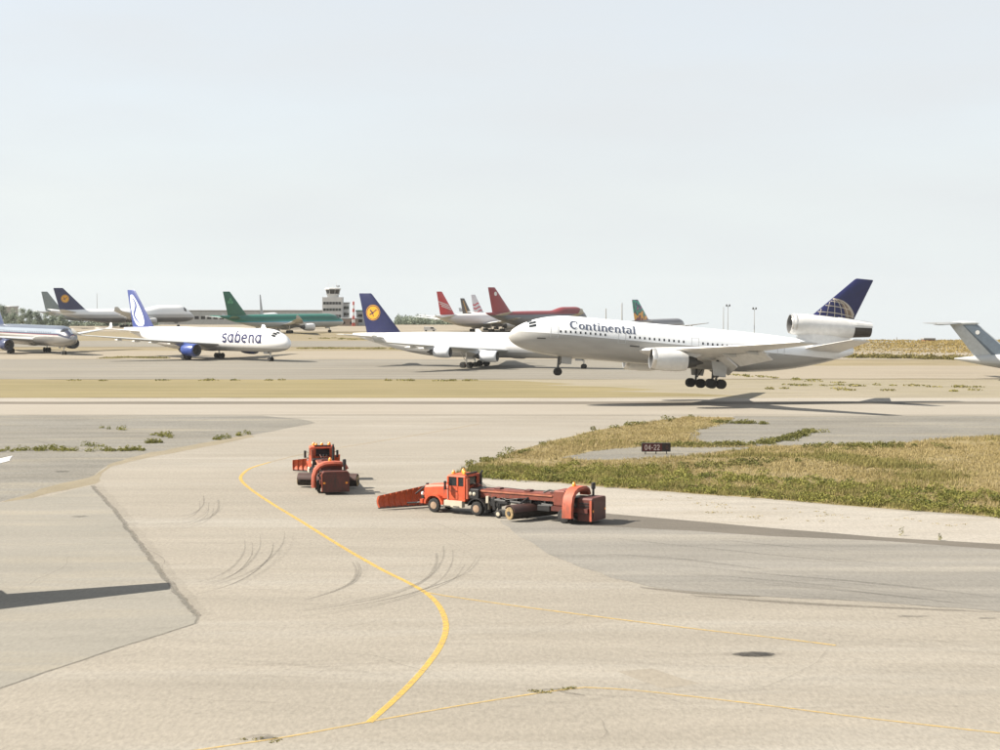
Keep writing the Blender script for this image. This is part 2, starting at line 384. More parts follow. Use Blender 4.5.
# right hand grass island: soil under the grass
ISLAND = [(450, 476), (470, 466), (505, 455), (545, 443), (590, 432), (640, 423), (690, 416.8), (740, 417.5), (770, 420), (860, 424), (1000, 424), (1080, 424), (1130, 530), (1000, 518), (900, 510), (800, 502), (700, 494.5), (640, 490), (560, 483), (500, 479)]
sheet('grass_island', ISLAND, 0.04, GOLDSOIL, 0.25, 2.5)
sheet('gravel_patch', [(735, 416.2), (1085, 416), (1085, 436), (960, 438), (905, 443), (870, 444), (800, 446), (705, 447), (690, 440), (690, 430), (720, 424)], 0.05, GRAVEL, 0.35, 3)
sheet('gravel_patch', [(560, 458), (600, 450), (640, 447), (705, 447.5), (760, 447.5), (700, 455), (640, 459.5), (590, 460.5)], 0.052, GRAVEL, 0.3, 2.5)
# pale concrete strip along the island and the darker taxiway in front of it
sheet('concrete_strip', [(470, 479), (560, 484.5), (640, 491.5), (800, 503.5), (1000, 519.5), (1140, 531), (1150, 560), (1000, 545), (880, 538), (760, 528), (660, 519), (600, 513), (540, 500)], 0.05, PALE, 0.12, 2)
sheet('asphalt_edge', [(596, 513), (660, 518.5), (760, 527.5), (880, 537.5), (1000, 544.5), (1150, 559), (1160, 566), (1000, 550), (880, 541), (770, 536.5), (690, 531), (590, 526)], 0.058, DARKAS, 0.08, 2)
sheet('taxiway_strip', [(500, 521), (560, 522), (600, 524), (690, 530.6), (770, 536), (880, 540.5), (1000, 549.5), (1170, 565), (1190, 630), (1000, 612), (900, 604.5), (800, 599), (700, 592.5), (650, 587), (610, 578), (570, 563), (535, 545), (512, 531)], 0.05, TAXI, 0.22, 1.5)
sheet('asphalt_patch', [(618, 672), (652, 669), (700, 684), (664, 689)], 0.03, ground_mat('patch_repair', G(208, 196, 174), G(203, 192, 170), 0.1), 0.1, 1)

def ribbon(name, pts, w, z, mat, pix=True, kind='structure', smooth=True, taper=0.0, parent=None):
    z = .02 + (z - .02) * .3
    P = [at(*p) for p in pts] if pix else [Vector((p[0], p[1], 0)) for p in pts]
    if smooth and len(P) > 2:
        Q = []
        for i in range(len(P) - 1):
            p0 = P[max(i - 1, 0)]; p1 = P[i]; p2 = P[i + 1]; p3 = P[min(i + 2, len(P) - 1)]
            for k in range(8):
                t = k / 8
                Q.append(0.5 * ((2 * p1) + (-p0 + p2) * t + (2 * p0 - 5 * p1 + 4 * p2 - p3) * t * t + (-p0 + 3 * p1 - 3 * p2 + p3) * t ** 3))
        Q.append(P[-1]); P = Q
    V = []; F = []; n = len(P)
    for i, p in enumerate(P):
        d = (P[min(i + 1, n - 1)] - P[max(i - 1, 0)]); nn = Vector((-d.y, d.x, 0)).normalized()
        ww = w * (1 - taper * abs(2 * i / (n - 1) - 1)) * 0.5
        V += [(p.x + nn.x * ww, p.y + nn.y * ww, z), (p.x - nn.x * ww, p.y - nn.y * ww, z)]
    for i in range(n - 1): F.append((2 * i, 2 * i + 1, 2 * i + 3, 2 * i + 2))
    me = bpy.data.meshes.new(name); me.from_pydata(V, [], F); me.materials.append(mat)
    o = bpy.data.objects.new(name, me); col.objects.link(o)
    if kind and not parent: o['kind'] = kind
    if parent: o.parent = parent
    return o
YEL = worn_mat('yellow_line_paint', (0.44, 0.29, 0.045), 0.80, 3.0, 0.25)
YELF = worn_mat('faded_yellow_paint', (0.40, 0.275, 0.08), 0.52, 2.2, 0.25)
YELV = worn_mat('ghost_yellow_paint', (0.34, 0.23, 0.08), 0.22, 1.2, 0.3)
MAIN = [(270, 462.5), (252, 468), (243, 474), (241, 480), (250, 489), (272, 504), (300, 521), (340, 546), (380, 569), (410, 584), (428, 595), (440, 608), (446, 626), (441, 645), (425, 668), (400, 695), (369, 723)]
ribbon('taxiway_line', MAIN, 0.30, 0.066, YEL)
ribbon('taxiway_line', [(480, 424), (430, 433), (370, 443), (310, 453), (270, 462.5)], 0.30, 0.066, YELV)
ribbon('taxiway_line', [(424, 592.5), (450, 597), (520, 607), (600, 617.5), (700, 630), (780, 639), (836, 646)], 0.22, 0.070, YELF)
ribbon('taxiway_line', [(190, 752), (230, 746), (290, 737), (369, 722.5), (450, 708), (540, 693.5), (585, 688)], 0.17, 0.070, YELF)
ribbon('taxiway_line', [(585, 688), (640, 691.5), (750, 704), (860, 718), (1000, 734), (1080, 743)], 0.17, 0.070, YELF)
SEAM = worn_mat('sealed_joint', (0.06, 0.053, 0.045), 0.14, 2.5, 0.3)
SEAML = worn_mat('light_joint', (0.08, 0.07, 0.055), 0.06, 1.5, 0.3)
def jag(pts, step=.5, amp=.10):
    Q = [at(*p) for p in pts]; out = []
    for a, b in zip(Q, Q[1:]):
        n = max(1, int((b - a).length / step)); d = (b - a).normalized()
        for k in range(n):
            p = a.lerp(b, k / n); r_ = (mnoise.noise(p * .35) * amp * 2 + random.uniform(-amp, amp)) * .45; out.append((p.x - d.y * r_, p.y + d.x * r_))
    out.append((Q[-1].x, Q[-1].y)); return out
UP = [(92, 486), (118, 515), (160, 572), (190, 608), (198, 617)]; LOW = [(198, 617), (196, 624), (120, 648), (60, 668), (0, 689), (-60, 708)]
ribbon('pavement_joint', jag(UP), 0.42, 0.0600, SEAM, pix=False, smooth=False)
ribbon('pavement_joint', jag(UP, .4, .2), 0.30, 0.0615, SEAM, pix=False, smooth=False)
ribbon('pavement_joint', jag([(x + 4, y - 1) for x, y in UP], .6, .25), 1.0, 0.0560, SEAML, pix=False, smooth=False)
ribbon('pavement_joint', jag(LOW, .5, .05), 0.22, 0.0600, SEAM, pix=False, smooth=False)
ribbon('pavement_joint', jag(LOW, .5, .10), 0.14, 0.0615, SEAM, pix=False, smooth=False)
# scuffs, tyre marks and cracks
RUB = worn_mat('tyre_rubber_mark', (0.05, 0.046, 0.042), 0.16, 0.8, 0.35, st=(1, 1, 1))
RUBL = worn_mat('faint_rubber_mark', (0.06, 0.055, 0.05), 0.04, 0.7, 0.35)
marks = [
 [(200, 587), (225, 580), (245, 568), (257, 552), (258, 538)], [(203, 592), (235, 583), (260, 570), (277, 553), (280, 540)],
 [(310, 597), (340, 588), (360, 578), (366, 566), (362, 556)], [(300, 615), (350, 607), (395, 597), (430, 582), (443, 565), (444, 552)],
 [(330, 612), (380, 603), (420, 592), (455, 578), (468, 562)], [(150, 522), (190, 519), (205, 510), (206, 500)], [(160, 530), (195, 524), (214, 514), (217, 503)],
 [(300, 530), (330, 548), (350, 560)], [(230, 640), (320, 630), (400, 614)], [(430, 540), (470, 556), (520, 562), (600, 590)],
 [(340, 520), (300, 500), (250, 480), (215, 472)], [(380, 470), (320, 466), (280, 470)], [(420, 462), (360, 458), (300, 462), (262, 472)]]
for i, m_ in enumerate(marks):
    for k in range(5 if i < 7 else 2):
        dx, dy = random.uniform(-9, 9), random.uniform(-4, 4); f = random.uniform(.85, 1.12); cx, cy = m_[0]
        ribbon('tyre_mark', [(cx + (x - cx) * f + dx, cy + (y - cy) * f + dy) for x, y in m_], random.uniform(.10, .30), 0.073 + 0.0012 * ((i * 5 + k) % 17), RUB if i < 7 and k < 3 else RUBL, taper=random.uniform(.4, .9))
for i in range(60):
    x = random.uniform(20, 900); y = random.uniform(500, 745); l = random.uniform(60, 320); s_ = random.uniform(-.10, .12)
    if y < 615 and x + l > 440: continue
    ribbon('tyre_mark', [(x, y), (x + l * .5, y + l * .5 * s_ + random.uniform(-4, 4)), (x + l, y + l * s_)], random.uniform(.1, .55), 0.095 + 0.0004 * i, RUBL, taper=0.85)
for i in range(30):
    y = random.uniform(532, 600); x = random.uniform(560 + (y - 534) * 1.5, 760); l = random.uniform(120, 360)
    ribbon('tyre_mark', [(x, y), (x + l * .5, y + l * .045 + random.uniform(-2, 2)), (x + l, y + l * .10)], random.uniform(.15, .6), 0.12 + 0.0004 * i, RUB if i % 4 == 0 else RUBL, taper=0.85)
# hairline cracks and construction joints
CRACK = worn_mat('crack', (0.05, 0.042, 0.034), 0.26, 2.0, 0.2)
def crack(x, y, l, ang, w):
    pts = [(x, y)]
    for k in range(12):
        ang += random.uniform(-.35, .35); pts.append((pts[-1][0] + l / 12 * math.cos(ang), pts[-1][1] + l / 12 * math.sin(ang) * .35))
    ribbon('crack', pts, w, 0.134 + random.uniform(0, .004), CRACK, smooth=False, taper=.6)
for a in ((520, 692, 70, .0, .14), (550, 690, 40, .1, .3), (230, 741, 60, .05, .16), (600, 740, 60, -.8, .06), (100, 660, 90, -.2, .05), (690, 690, 200, .1, .05), (330, 655, 140, -.1, .05), (20, 590, 110, -.9, .05), (760, 630, 190, .12, .06), (420, 520, 90, .4, .05),
          (620, 690, 120, .6, .05), (140, 545, 80, 1.0, .05), (60, 530, 120, .2, .05), (850, 680, 150, .2, .05), (480, 640, 170, .05, .04), (260, 600, 90, .3, .05), (900, 640, 100, .0, .08), (180, 700, 140, -.1, .05)): crack(*a)
for a in ((20, 440, 90, .1, .22), (120, 424, 110, .05, .2), (190, 432, 70, -.3, .2), (40, 465, 80, .1, .16), (780, 430, 160, .05, .25), (880, 436, 90, 0, .2), (700, 502, 140, .25, .12), (820, 514, 160, .25, .12), (660, 500, 90, .3, .1)): crack(*a)
for pts in ([(640, 588), (700, 594), (760, 597)], [(690, 596), (770, 602), (860, 607), (1000, 613)]):
    ribbon('oil_streak', pts, 0.7, 0.140, worn_mat('dark_streak', (0.05, 0.04, 0.03), 0.28, 0.6, 0.2, st=(.3, 1, 1)), taper=0.7)
STAIN = worn_mat('oil_stain', (0.03, 0.027, 0.023), 0.34, 1.2, 0.25)
def blob(name, px, py, rx, ry, mat, z=0.142):
    c = at(px, py); P = []
    ax = (at(px + rx, py) - c).length; ay = (at(px, py - ry) - c).length
    for i in range(20):
        t = 2 * PI * i / 20; k = 1 + random.uniform(-.2, .2); P.append((c.x + math.cos(t) * ax * k, c.y + math.sin(t) * ay * k))
    return sheet(name, P, z, mat, pix=False)
for k_, a in enumerate(((265, 739, 12, 1.5), (912, 617, 14, .8), (987, 619, 9, .7), (80, 517, 9, .6), (62, 472, 8, .6))): blob('oil_stain', *a, STAIN, .142 + .0005 * k_)

TAR = worn_mat('tar_patch', (0.010, 0.009, 0.008), 0.92, 1.5, 0.3)
P_ = [at(x, y) for x, y in ((731, 655.2), (740, 653.4), (752, 652.6), (766, 653.2), (775, 654.6), (771, 656.6), (757, 657.4), (742, 657))]
sheet('tar_patch', [(q.x, q.y) for q in P_], 0.144, TAR, .05, .4, pix=False)
blob('tar_patch', 753, 655, 30, 3.2, worn_mat('tar_smear', (0.05, 0.045, 0.04), 0.10, 1.5, 0.3), 0.143)

# ------------------------------------------------------------------ grass and weeds
def inpoly(P, poly):
    x, y = P[:, 0], P[:, 1]; ins = np.zeros(len(P), bool); n = len(poly)
    for i in range(n):
        x1, y1 = poly[i][0], poly[i][1]; x2, y2 = poly[(i + 1) % n][0], poly[(i + 1) % n][1]
        c = ((y1 > y) != (y2 > y)); t_ = (x2 - x1) * (y - y1) / ((y2 - y1) if y2 != y1 else 1e-9) + x1
        ins ^= c & (x < t_)
    return ins
def sample(poly, n):
    a = np.array([(p[0], p[1]) for p in poly]); lo, hi = a.min(0), a.max(0)
    P = rng.uniform(lo, hi, (n * 3, 2)); return P[inpoly(P, poly)][:n]
def tufts(name, P, hgt, width, blades, mat, z=0.03, lean=0.5, label=None):
    N = len(P); M = N * blades
    base = np.repeat(P, blades, 0); h = np.repeat(hgt if hasattr(hgt, '__len__') else np.full(N, hgt), blades) * rng.uniform(.6, 1.2, M)
    ang = rng.uniform(0, 2 * PI, M); sp = rng.uniform(0, .22, M); a2 = rng.uniform(0, 2 * PI, M)
    bx = base[:, 0] + np.cos(a2) * sp; by = base[:, 1] + np.sin(a2) * sp
    wv = width * rng.uniform(.6, 1.3, M); ln = rng.uniform(0, lean, M) * h
    V = np.zeros((M, 3, 3))
    V[:, 0] = np.stack([bx - np.sin(ang) * wv, by + np.cos(ang) * wv, np.full(M, z - .02)], 1)
    V[:, 1] = np.stack([bx + np.sin(ang) * wv, by - np.cos(ang) * wv, np.full(M, z - .02)], 1)
    V[:, 2] = np.stack([bx + np.cos(ang) * ln, by + np.sin(ang) * ln, z + h], 1)
    me = bpy.data.meshes.new(name); me.vertices.add(M * 3); me.vertices.foreach_set('co', V.reshape(-1).astype(np.float32))
    me.loops.add(M * 3); me.loops.foreach_set('vertex_index', np.arange(M * 3, dtype=np.int32))
    me.polygons.add(M); me.polygons.foreach_set('loop_start', np.arange(0, M * 3, 3, dtype=np.int32))
    me.update(calc_edges=True); me.materials.append(mat)
    o = bpy.data.objects.new(name, me); col.objects.link(o); o['kind'] = 'stuff'
    if label: tag(o, label, 'grass')
    return o
def leafmass(name, C, rad, hgt, leaves, size, mat, label=None, cat='weeds', parent=None, z0=0.0, kind='stuff'):
    """leafy clumps: many small leaf quads spread through low domes"""
    V = []; N = len(C); M = N * leaves
    c = np.repeat(C, leaves, 0); r = np.repeat(rad, leaves); h = np.repeat(hgt, leaves)
    a = rng.uniform(0, 2 * PI, M); q = np.sqrt(rng.uniform(0, 1, M)); zz = rng.uniform(0.05, 1, M) * np.sqrt(np.clip(1 - q * q * .85, 0.02, 1))
    p = np.stack([c[:, 0] + np.cos(a) * q * r, c[:, 1] + np.sin(a) * q * r, z0 + zz * h], 1)
    u = rng.normal(size=(M, 3)); u /= np.linalg.norm(u, axis=1)[:, None]
    w = rng.normal(size=(M, 3)); w -= (w * u).sum(1)[:, None] * u; w /= np.linalg.norm(w, axis=1)[:, None]
    s_ = (size * rng.uniform(.6, 1.4, M))[:, None]
    V = np.stack([p - u * s_, p - w * s_ * .5, p + u * s_, p + w * s_ * .5], 1)
    me = bpy.data.meshes.new(name); me.vertices.add(M * 4); me.vertices.foreach_set('co', V.reshape(-1).astype(np.float32))
    me.loops.add(M * 4); me.loops.foreach_set('vertex_index', np.arange(M * 4, dtype=np.int32))
    me.polygons.add(M); me.polygons.foreach_set('loop_start', np.arange(0, M * 4, 4, dtype=np.int32))
    me.update(calc_edges=True); me.materials.append(mat)
    o = bpy.data.objects.new(name, me); col.objects.link(o)
    if kind: o['kind'] = kind
    if label: tag(o, label, cat)
    if parent: o.parent = parent
    return o
def nz2(P, sc, seed=0.0): return np.array([mnoise.noise(Vector((x * sc, y * sc, seed))) for x, y in P])

F_DRY = foliage_mat('dry_grass', [S(118, 108, 68), S(142, 128, 88), S(154, 140, 102), S(126, 118, 74)], 0.10)
F_SCRUB = foliage_mat('scrub', [S(78, 76, 46), S(104, 98, 58), S(128, 116, 74)], .1)
F_VERGE = foliage_mat('verge_grass', [S(130, 115, 70), S(142, 125, 78), S(148, 131, 86), S(132, 119, 72)], 0.06)
F_MIX = foliage_mat('olive_grass', [S(76, 80, 44), S(106, 104, 58), S(134, 124, 78), S(90, 92, 50)], 0.13)
F_GREEN = foliage_mat('green_weed', [S(66, 74, 40), S(96, 100, 50), S(126, 122, 64), S(82, 88, 44)], 0.3)
F_DARK = foliage_mat('dark_weed', [S(70, 74, 44), S(98, 98, 54), S(118, 112, 64)], 0.3)
isl = [at(*p) for p in ISLAND]
hole1 = [at(*p) for p in [(738, 416), (1085, 416), (1085, 434), (960, 437), (905, 442), (870, 443), (800, 445.5), (720, 446.3), (700, 440), (700, 431), (725, 425)]]
hole2 = [at(*p) for p in [(566, 457.5), (602, 450.5), (642, 448), (705, 448.2), (755, 448.2), (700, 454), (640, 458.5), (590, 460)]]
P = sample(isl, 95000); P = P[~inpoly(P, hole1) & ~inpoly(P, hole2)]
P = P[np.abs(P[:, 0] / P[:, 1]) < 0.40]
def edge_dist(P, poly):
    d = np.full(len(P), 1e9); n = len(poly)
    for i in range(n):
        a = np.array(poly[i][:2]); b = np.array(poly[(i + 1) % n][:2]); ab = b - a; t_ = np.clip(((P - a) @ ab) / (ab @ ab + 1e-9), 0, 1)
        d = np.minimum(d, np.linalg.norm(P - (a + t_[:, None] * ab), axis=1))
    return d
ed = np.minimum(edge_dist(P, isl), np.minimum(edge_dist(P, hole1), edge_dist(P, hole2)))
P = P[ed + 1.6 * nz2(P, .5, 7.0) + rng.normal(0, .5, len(P)) > .55]
n1 = nz2(P, 0.07, 1.0) + 0.5 * nz2(P * np.array([.35, 1]), 0.25, 4.0)
FR = [at(*p) for p in [(450, 476), (500, 479), (560, 483), (640, 490), (700, 494.5), (800, 502), (900, 510), (1000, 518), (1130, 530)]]
fd = edge_dist(P, [(q.x, q.y) for q in FR] + [(q.x, q.y) for q in FR[::-1]])
front = np.clip((8.0 - fd) / 8.0, -.75, 1.0) + np.where(P[:, 0] < 14, .35, 0)      # the greener belt runs along the near edge
gsel = (n1 + front * 0.42 - .02 + rng.normal(0, .15, len(P))) > 0.12
dry = P[~gsel]; mixp = P[gsel]
dry = dry[rng.uniform(0, 1, len(dry)) < np.clip(0.62 + 0.9 * nz2(dry, 0.16, 9.0), 0.12, 1)]
tufts('dry_grass', dry, rng.uniform(.08, .30, len(dry)) * (1 + .6 * nz2(dry, .2, 3.0)), 0.034, 4, F_DRY, 0.05, 0.7, 'dry golden grass covering the island beside the taxiway')
tufts('olive_grass', mixp, rng.uniform(.12, .46, len(mixp)) * (1 + .8 * nz2(mixp, .25, 3.0)), 0.036, 5, F_MIX, 0.05, 0.6, 'olive green grass on the near side of the island')
# weed clumps along the near edge, the ditch and the cracks
def along(pts, n, spread, pix=True):
    Q = [at(*p) for p in pts]; out = []
    L = [(Q[i + 1] - Q[i]).length for i in range(len(Q) - 1)]; T = sum(L)
    for _ in range(n):
        s_ = random.uniform(0, T); i = 0
        while s_ > L[i] and i < len(L) - 1: s_ -= L[i]; i += 1
        p = Q[i].lerp(Q[i + 1], min(1, s_ / L[i])); out.append((p.x + random.gauss(0, spread), p.y + random.gauss(0, spread)))
    return np.array(out)
C = np.concatenate([along([(475, 477), (560, 480), (640, 486), (700, 491), (800, 498), (900, 506), (1000, 514), (1060, 519)], 230, .9),
                    along([(520, 470), (640, 476), (760, 482), (880, 492), (1000, 502)], 260, 2.6)])
leafmass('green_weeds', C, rng.uniform(.35, .95, len(C)), rng.uniform(.2, .75, len(C)), 80, 0.10, F_GREEN, 'tall green weeds lining the near edge of the grass island', z0=.04)
C = np.concatenate([along([(640, 445.5), (700, 446), (745, 445)], 60, .5), along([(760, 444.5), (800, 436), (812, 432)], 70, .5), along([(800, 449), (860, 447), (940, 447)], 40, 1.6),
                    along([(590, 432), (640, 424), (685, 418)], 14, .9), along([(540, 446), (500, 458), (470, 468)], 16, 1.0), along([(715, 423), (760, 424)], 22, .5), along([(660, 470), (720, 466), (780, 462)], 40, 1.6)])
leafmass('ditch_weeds', C, rng.uniform(.3, .9, len(C)), rng.uniform(.2, .6, len(C)), 60, 0.11, F_DARK, 'dark weeds along the drainage line across the island', z0=.04)
C = np.concatenate([along([(0, 451.5), (40, 450.5), (95, 451.5), (140, 451)], 46, .45), along([(40, 450), (62, 449)], 10, .5), along([(80, 445), (95, 447)], 5, .4), along([(104, 428), (125, 431)], 6, .4),
                    along([(152, 435), (172, 437)], 14, .5), along([(146, 443.5), (158, 443)], 14, .3), along([(118, 451), (141, 450)], 16, .4), along([(215, 440), (248, 434)], 14, .35)])
leafmass('infield_weeds', C, rng.uniform(.15, .55, len(C)), rng.uniform(.15, .65, len(C)), 60, 0.08, F_GREEN, 'scattered green weeds in the cracks of the gravel infield', z0=.03)
# golden verge beyond the runway, weeds farther out
C = np.concatenate([along([(105, 358.4), (125, 357.8), (165, 358.4)], 60, .8), along([(20, 381), (300, 380.5), (480, 381)], 16, .6), along([(300, 348.5), (400, 349), (430, 350)], 70, 1.5),
                    along([(790, 385), (960, 387)], 18, 1.5), along([(700, 372), (740, 376), (840, 383)], 12, 1.2), along([(320, 338), (430, 342)], 40, 3), along([(770, 389), (1000, 392)], 10, 1.2)])
leafmass('field_weeds', C, rng.uniform(.6, 1.8, len(C)), rng.uniform(.1, .4, len(C)), 40, 0.2, F_MIX, 'low weeds scattered over the field around the parked airliners', z0=.05)
C = np.concatenate([along([(845, 357.5), (880, 358), (920, 358.5), (962, 359.5)], 150, 1.6), along([(990, 356), (1030, 357)], 40, 1.6)])
leafmass('roadside_scrub', C, rng.uniform(1.0, 2.6, len(C)), rng.uniform(.3, 1.3, len(C)), 50, 0.28, F_SCRUB, 'band of dark scrub below the dry hill at right', z0=.02)
# the dry hill on the right
P = np.stack([rng.uniform(95, 215, 26000), rng.uniform(420, 560, 26000)], 1)
P = P[rng.uniform(0, 1, len(P)) < np.clip(.5 + nz2(P * np.array([.3, 1]), .05, 5.0), .05, 1)]
tufts('hill_grass', P, rng.uniform(.15, .4, len(P)), 0.25, 3, F_VERGE, 0.02, .8, 'dry golden grass on the low hill at right')

C = np.concatenate([along([(640, 497), (760, 508), (900, 521), (1000, 531)], 34, 1.2), along([(700, 512), (830, 524)], 14, .8)])
leafmass('strip_weeds', C, rng.uniform(.1, .5, len(C)), rng.uniform(.02, .08, len(C)), 14, 0.045, F_DRY, 'tiny dry weeds in the joints of the pale concrete strip', z0=.05)
C = np.array([(at(902, 536).x, at(902, 536).y), (at(940, 541).x, at(940, 541).y)])
leafmass('strip_weeds', C, np.array([.2, .12]), np.array([.75, .6]), 40, 0.06, F_DARK, 'two upright weeds at the lower edge of the concrete strip', z0=.05)
C = np.concatenate([along([(525, 692), (575, 690)], 14, .25), along([(235, 741), (285, 739)], 6, .2)])
leafmass('crack_weeds', C, rng.uniform(.08, .2, len(C)), rng.uniform(.03, .12, len(C)), 20, 0.04, F_MIX, 'tiny dry weeds growing from a crack across the yellow line', z0=.02)
# ================================================================== AIRCRAFT
def ribpts(pts):
    """flat ribbon from [(x,y,width)...] -> list of quads' corner rows"""
    rows = []; n = len(pts)
    for i in range(n):
        a = pts[max(i - 1, 0)]; b = pts[min(i + 1, n - 1)]
        dx, dy = b[0] - a[0], b[1] - a[1]; L = math.hypot(dx, dy) or 1
        nx, ny = -dy / L, dx / L; w = pts[i][2] / 2
        rows.append(((pts[i][0] + nx * w, pts[i][1] + ny * w), (pts[i][0] - nx * w, pts[i][1] - ny * w)))
    return rows
def arc(cx, cy, rx, ry, a0, a1, w0, w1=None, wm=None, n=14):
    w1 = w0 if w1 is None else w1; out = []
    for i in range(n + 1):
        t = i / n; a = R(a0 + (a1 - a0) * t); w = w0 + (w1 - w0) * t
        if wm: w += (wm - max(w0, w1)) * math.sin(PI * t)
        out.append((cx + rx * math.cos(a), cy + ry * math.sin(a), w))
    return out
def seg(x0, y0, x1, y1, w, n=5): return [(x0 + (x1 - x0) * i / n, y0 + (y1 - y0) * i / n, w) for i in range(n + 1)]
TH, TN = .17, .07     # serif letters: thick and thin strokes (cap height 1, x height .66)
SERIF = {
 'C': (.92, [arc(.46, .5, .36, .44, 45, 315, .08, .08, .19, 22), seg(.74, .60, .74, .92, .08)]),
 'o': (.68, [arc(.33, .33, .23, .28, 90, 270, TN, TN, TH), arc(.33, .33, .23, .28, 270, 450, TN, TN, TH)]),
 'n': (.74, [seg(.16, .03, .16, .66, TH), arc(.36, .40, .20, .20, 180, 0, TN, TH), seg(.56, .42, .56, .03, TH), seg(.02, .035, .31, .035, .07), seg(.43, .035, .71, .035, .07), seg(.03, .62, .16, .62, .07)]),
 't': (.50, [seg(.22, .12, .22, .86, TH), arc(.36, .14, .14, .12, 180, 300, TH, TN), seg(.03, .62, .44, .62, .08)]),
 'i': (.40, [seg(.19, .03, .19, .66, TH), seg(.04, .035, .34, .035, .07), seg(.06, .62, .19, .62, .07), seg(.19, .80, .19, .96, .17)]),
 'e': (.66, [arc(.33, .33, .23, .28, 5, 320, TN, TN, TH, 18), seg(.12, .36, .56, .36, .07)]),
 'a': (.66, [arc(.26, .50, .22, .13, 165, 0, TN, TH), seg(.48, .50, .48, .06, TH), arc(.28, .20, .20, .16, 80, 330, TN, TN, TH), seg(.48, .05, .63, .05, .08)]),
 'l': (.40, [seg(.19, .03, .19, 1.0, TH), seg(.04, .035, .34, .035, .07), seg(.06, .97, .19, .97, .07)]),
}
B_ = .17
SANS = {
 's': (.60, [arc(.29, .50, .20, .15, 20, 270, B_), arc(.29, .19, .20, .15, 90, -160, B_)]),
 'a': (.72, [arc(.33, .33, .24, .27, 0, 360, B_, n=20), seg(.57, .0, .57, .66, B_)]),
 'b': (.72, [arc(.37, .33, .24, .27, 0, 360, B_, n=20), seg(.13, .0, .13, 1.0, B_)]),
 'e': (.70, [arc(.33, .33, .24, .27, 0, 310, B_, n=20), seg(.10, .34, .58, .34, .14)]),
 'n': (.70, [seg(.13, 0, .13, .66, B_), arc(.34, .36, .21, .24, 180, 0, B_), seg(.55, .38, .55, 0, B_)]),
 '0': (.72, [arc(.34, .5, .24, .42, 0, 360, .16, n=20)]),
 '4': (.72, [seg(.50, 0, .50, 1, .16), seg(.08, .30, .66, .30, .15), seg(.48, .97, .10, .32, .14)]),
 '2': (.72, [arc(.34, .70, .24, .22, 170, -20, .16), seg(.55, .58, .12, .09, .16), seg(.06, .08, .62, .08, .16)]),
 '-': (.50, [seg(.06, .45, .42, .45, .16)]),
}
def text_rows(txt, font, size, space=0.0, shear=0.0):
    x = 0; out = []
    for ch in txt:
        adv, st = font[ch]
        for s_ in st: out.append([tuple(((px + x + py * shear) * size, py * size) for px, py in row) for row in ribpts(s_)])
        x += adv + space
    return out, x * size

class Body:
    """fuselage surface: station from the nose, angle round the hull (0 = crown, + = starboard)"""
    def __init__(s, L, D, zc, ln=None, xt=0.66, rend=0.10, lift=0.78, drop=0.30, hump=None, x0=0.0, tp=1.55):
        s.L = L; s.R = D / 2; s.zc = zc; s.ln = ln or D * 1.55; s.xt = L * xt; s.rend = rend; s.lift = lift; s.drop = drop; s.hump = hump; s.x0 = x0; s.tp = tp
    def rz(s, st):
        r = s.R; z = s.zc
        if st < s.ln:
            t = max(st / s.ln, 0); r = s.R * (1 - (1 - t) ** 2.1) ** 0.56; z -= s.drop * s.R * (1 - t) ** 2
        if st > s.xt:
            u = (st - s.xt) / (s.L - s.xt); r = s.R * (1 - (1 - s.rend) * u ** s.tp); z += (s.R - r) * s.lift
        return r, z
    def P(s, st, th, off=0.0):
        r, z = s.rz(st); c = math.cos(th); zz = c * (r + off)
        if s.hump and c > 0:
            a, b, h = s.hump
            k = min(max(st / a, 0), 1) ; k = k * k * (3 - 2 * k); j = min(max((st - b) / 9.0, 0), 1); j = 1 - j * j * (3 - 2 * j)
            zz *= 1 + h * k * j / s.R
        return (st - s.x0, math.sin(th) * (r + off), z + zz)
    def mesh(s, n=36):
        sts = [0.004, .03, .1, .22, .4, .65, .95] + [s.ln * k for k in (.16, .22, .3, .4, .5, .62, .75, .88, 1)]
        sts = sorted(x for x in sts if x <= s.ln)
        k = int((s.xt - s.ln) / 2.2)
        sts += [s.ln + (s.xt - s.ln) * i / k for i in range(1, k + 1)]
        sts += [s.xt + (s.L - s.xt) * i / 12 for i in range(1, 13)]
        m = MB(); m.loft([[s.P(x, 2 * PI * i / n) for i in range(n)] for x in sts]); return m
    def patch(s, m, st0, st1, th0, th1, off, k=2, j=2):
        rows = [[s.P(st0 + (st1 - st0) * a / k, th0 + (th1 - th0) * b / j, off) for b in range(j + 1)] for a in range(k + 1)]
        m.loft(rows, closed=False)
    def text(s, m, txt, font, size, st, th, side, off=0.03, space=0.0, shear=0.0):
        rows, W = text_rows(txt, font, size, space, shear); r = s.R
        for rr in rows:
            L_ = [[s.P(st + u if side < 0 else st + W - u, side * (th - v / r), off) for (u, v) in row] for row in rr]
            m.loft(L_, closed=False)

AF = [(1, 0), (.75, .045), (.45, .062), (.2, .058), (.07, .038), (.015, .017), (0, 0), (.015, -.014), (.07, -.03), (.2, -.042), (.45, -.042), (.75, -.022)]
def wing_ring(x, y, z, ch, tk=1.0, vert=False, tw=0.0):
    out = []
    for a, b in AF:
        xx = x + a * ch; t_ = b * ch * tk; zz = z + t_ - (a - .3) * ch * math.sin(tw)
        out.append((xx, y + (t_ if vert else 0), z) if vert else (xx, y, zz))
    return out
def fin_ring(x, z, ch, tk=1.0):
    sym = [(1, 0), (.75, .035), (.45, .052), (.2, .05), (.06, .03), (0, 0), (.06, -.03), (.2, -.05), (.45, -.052), (.75, -.035)]
    return [(x + a * ch, b * ch * tk, z) for a, b in sym]

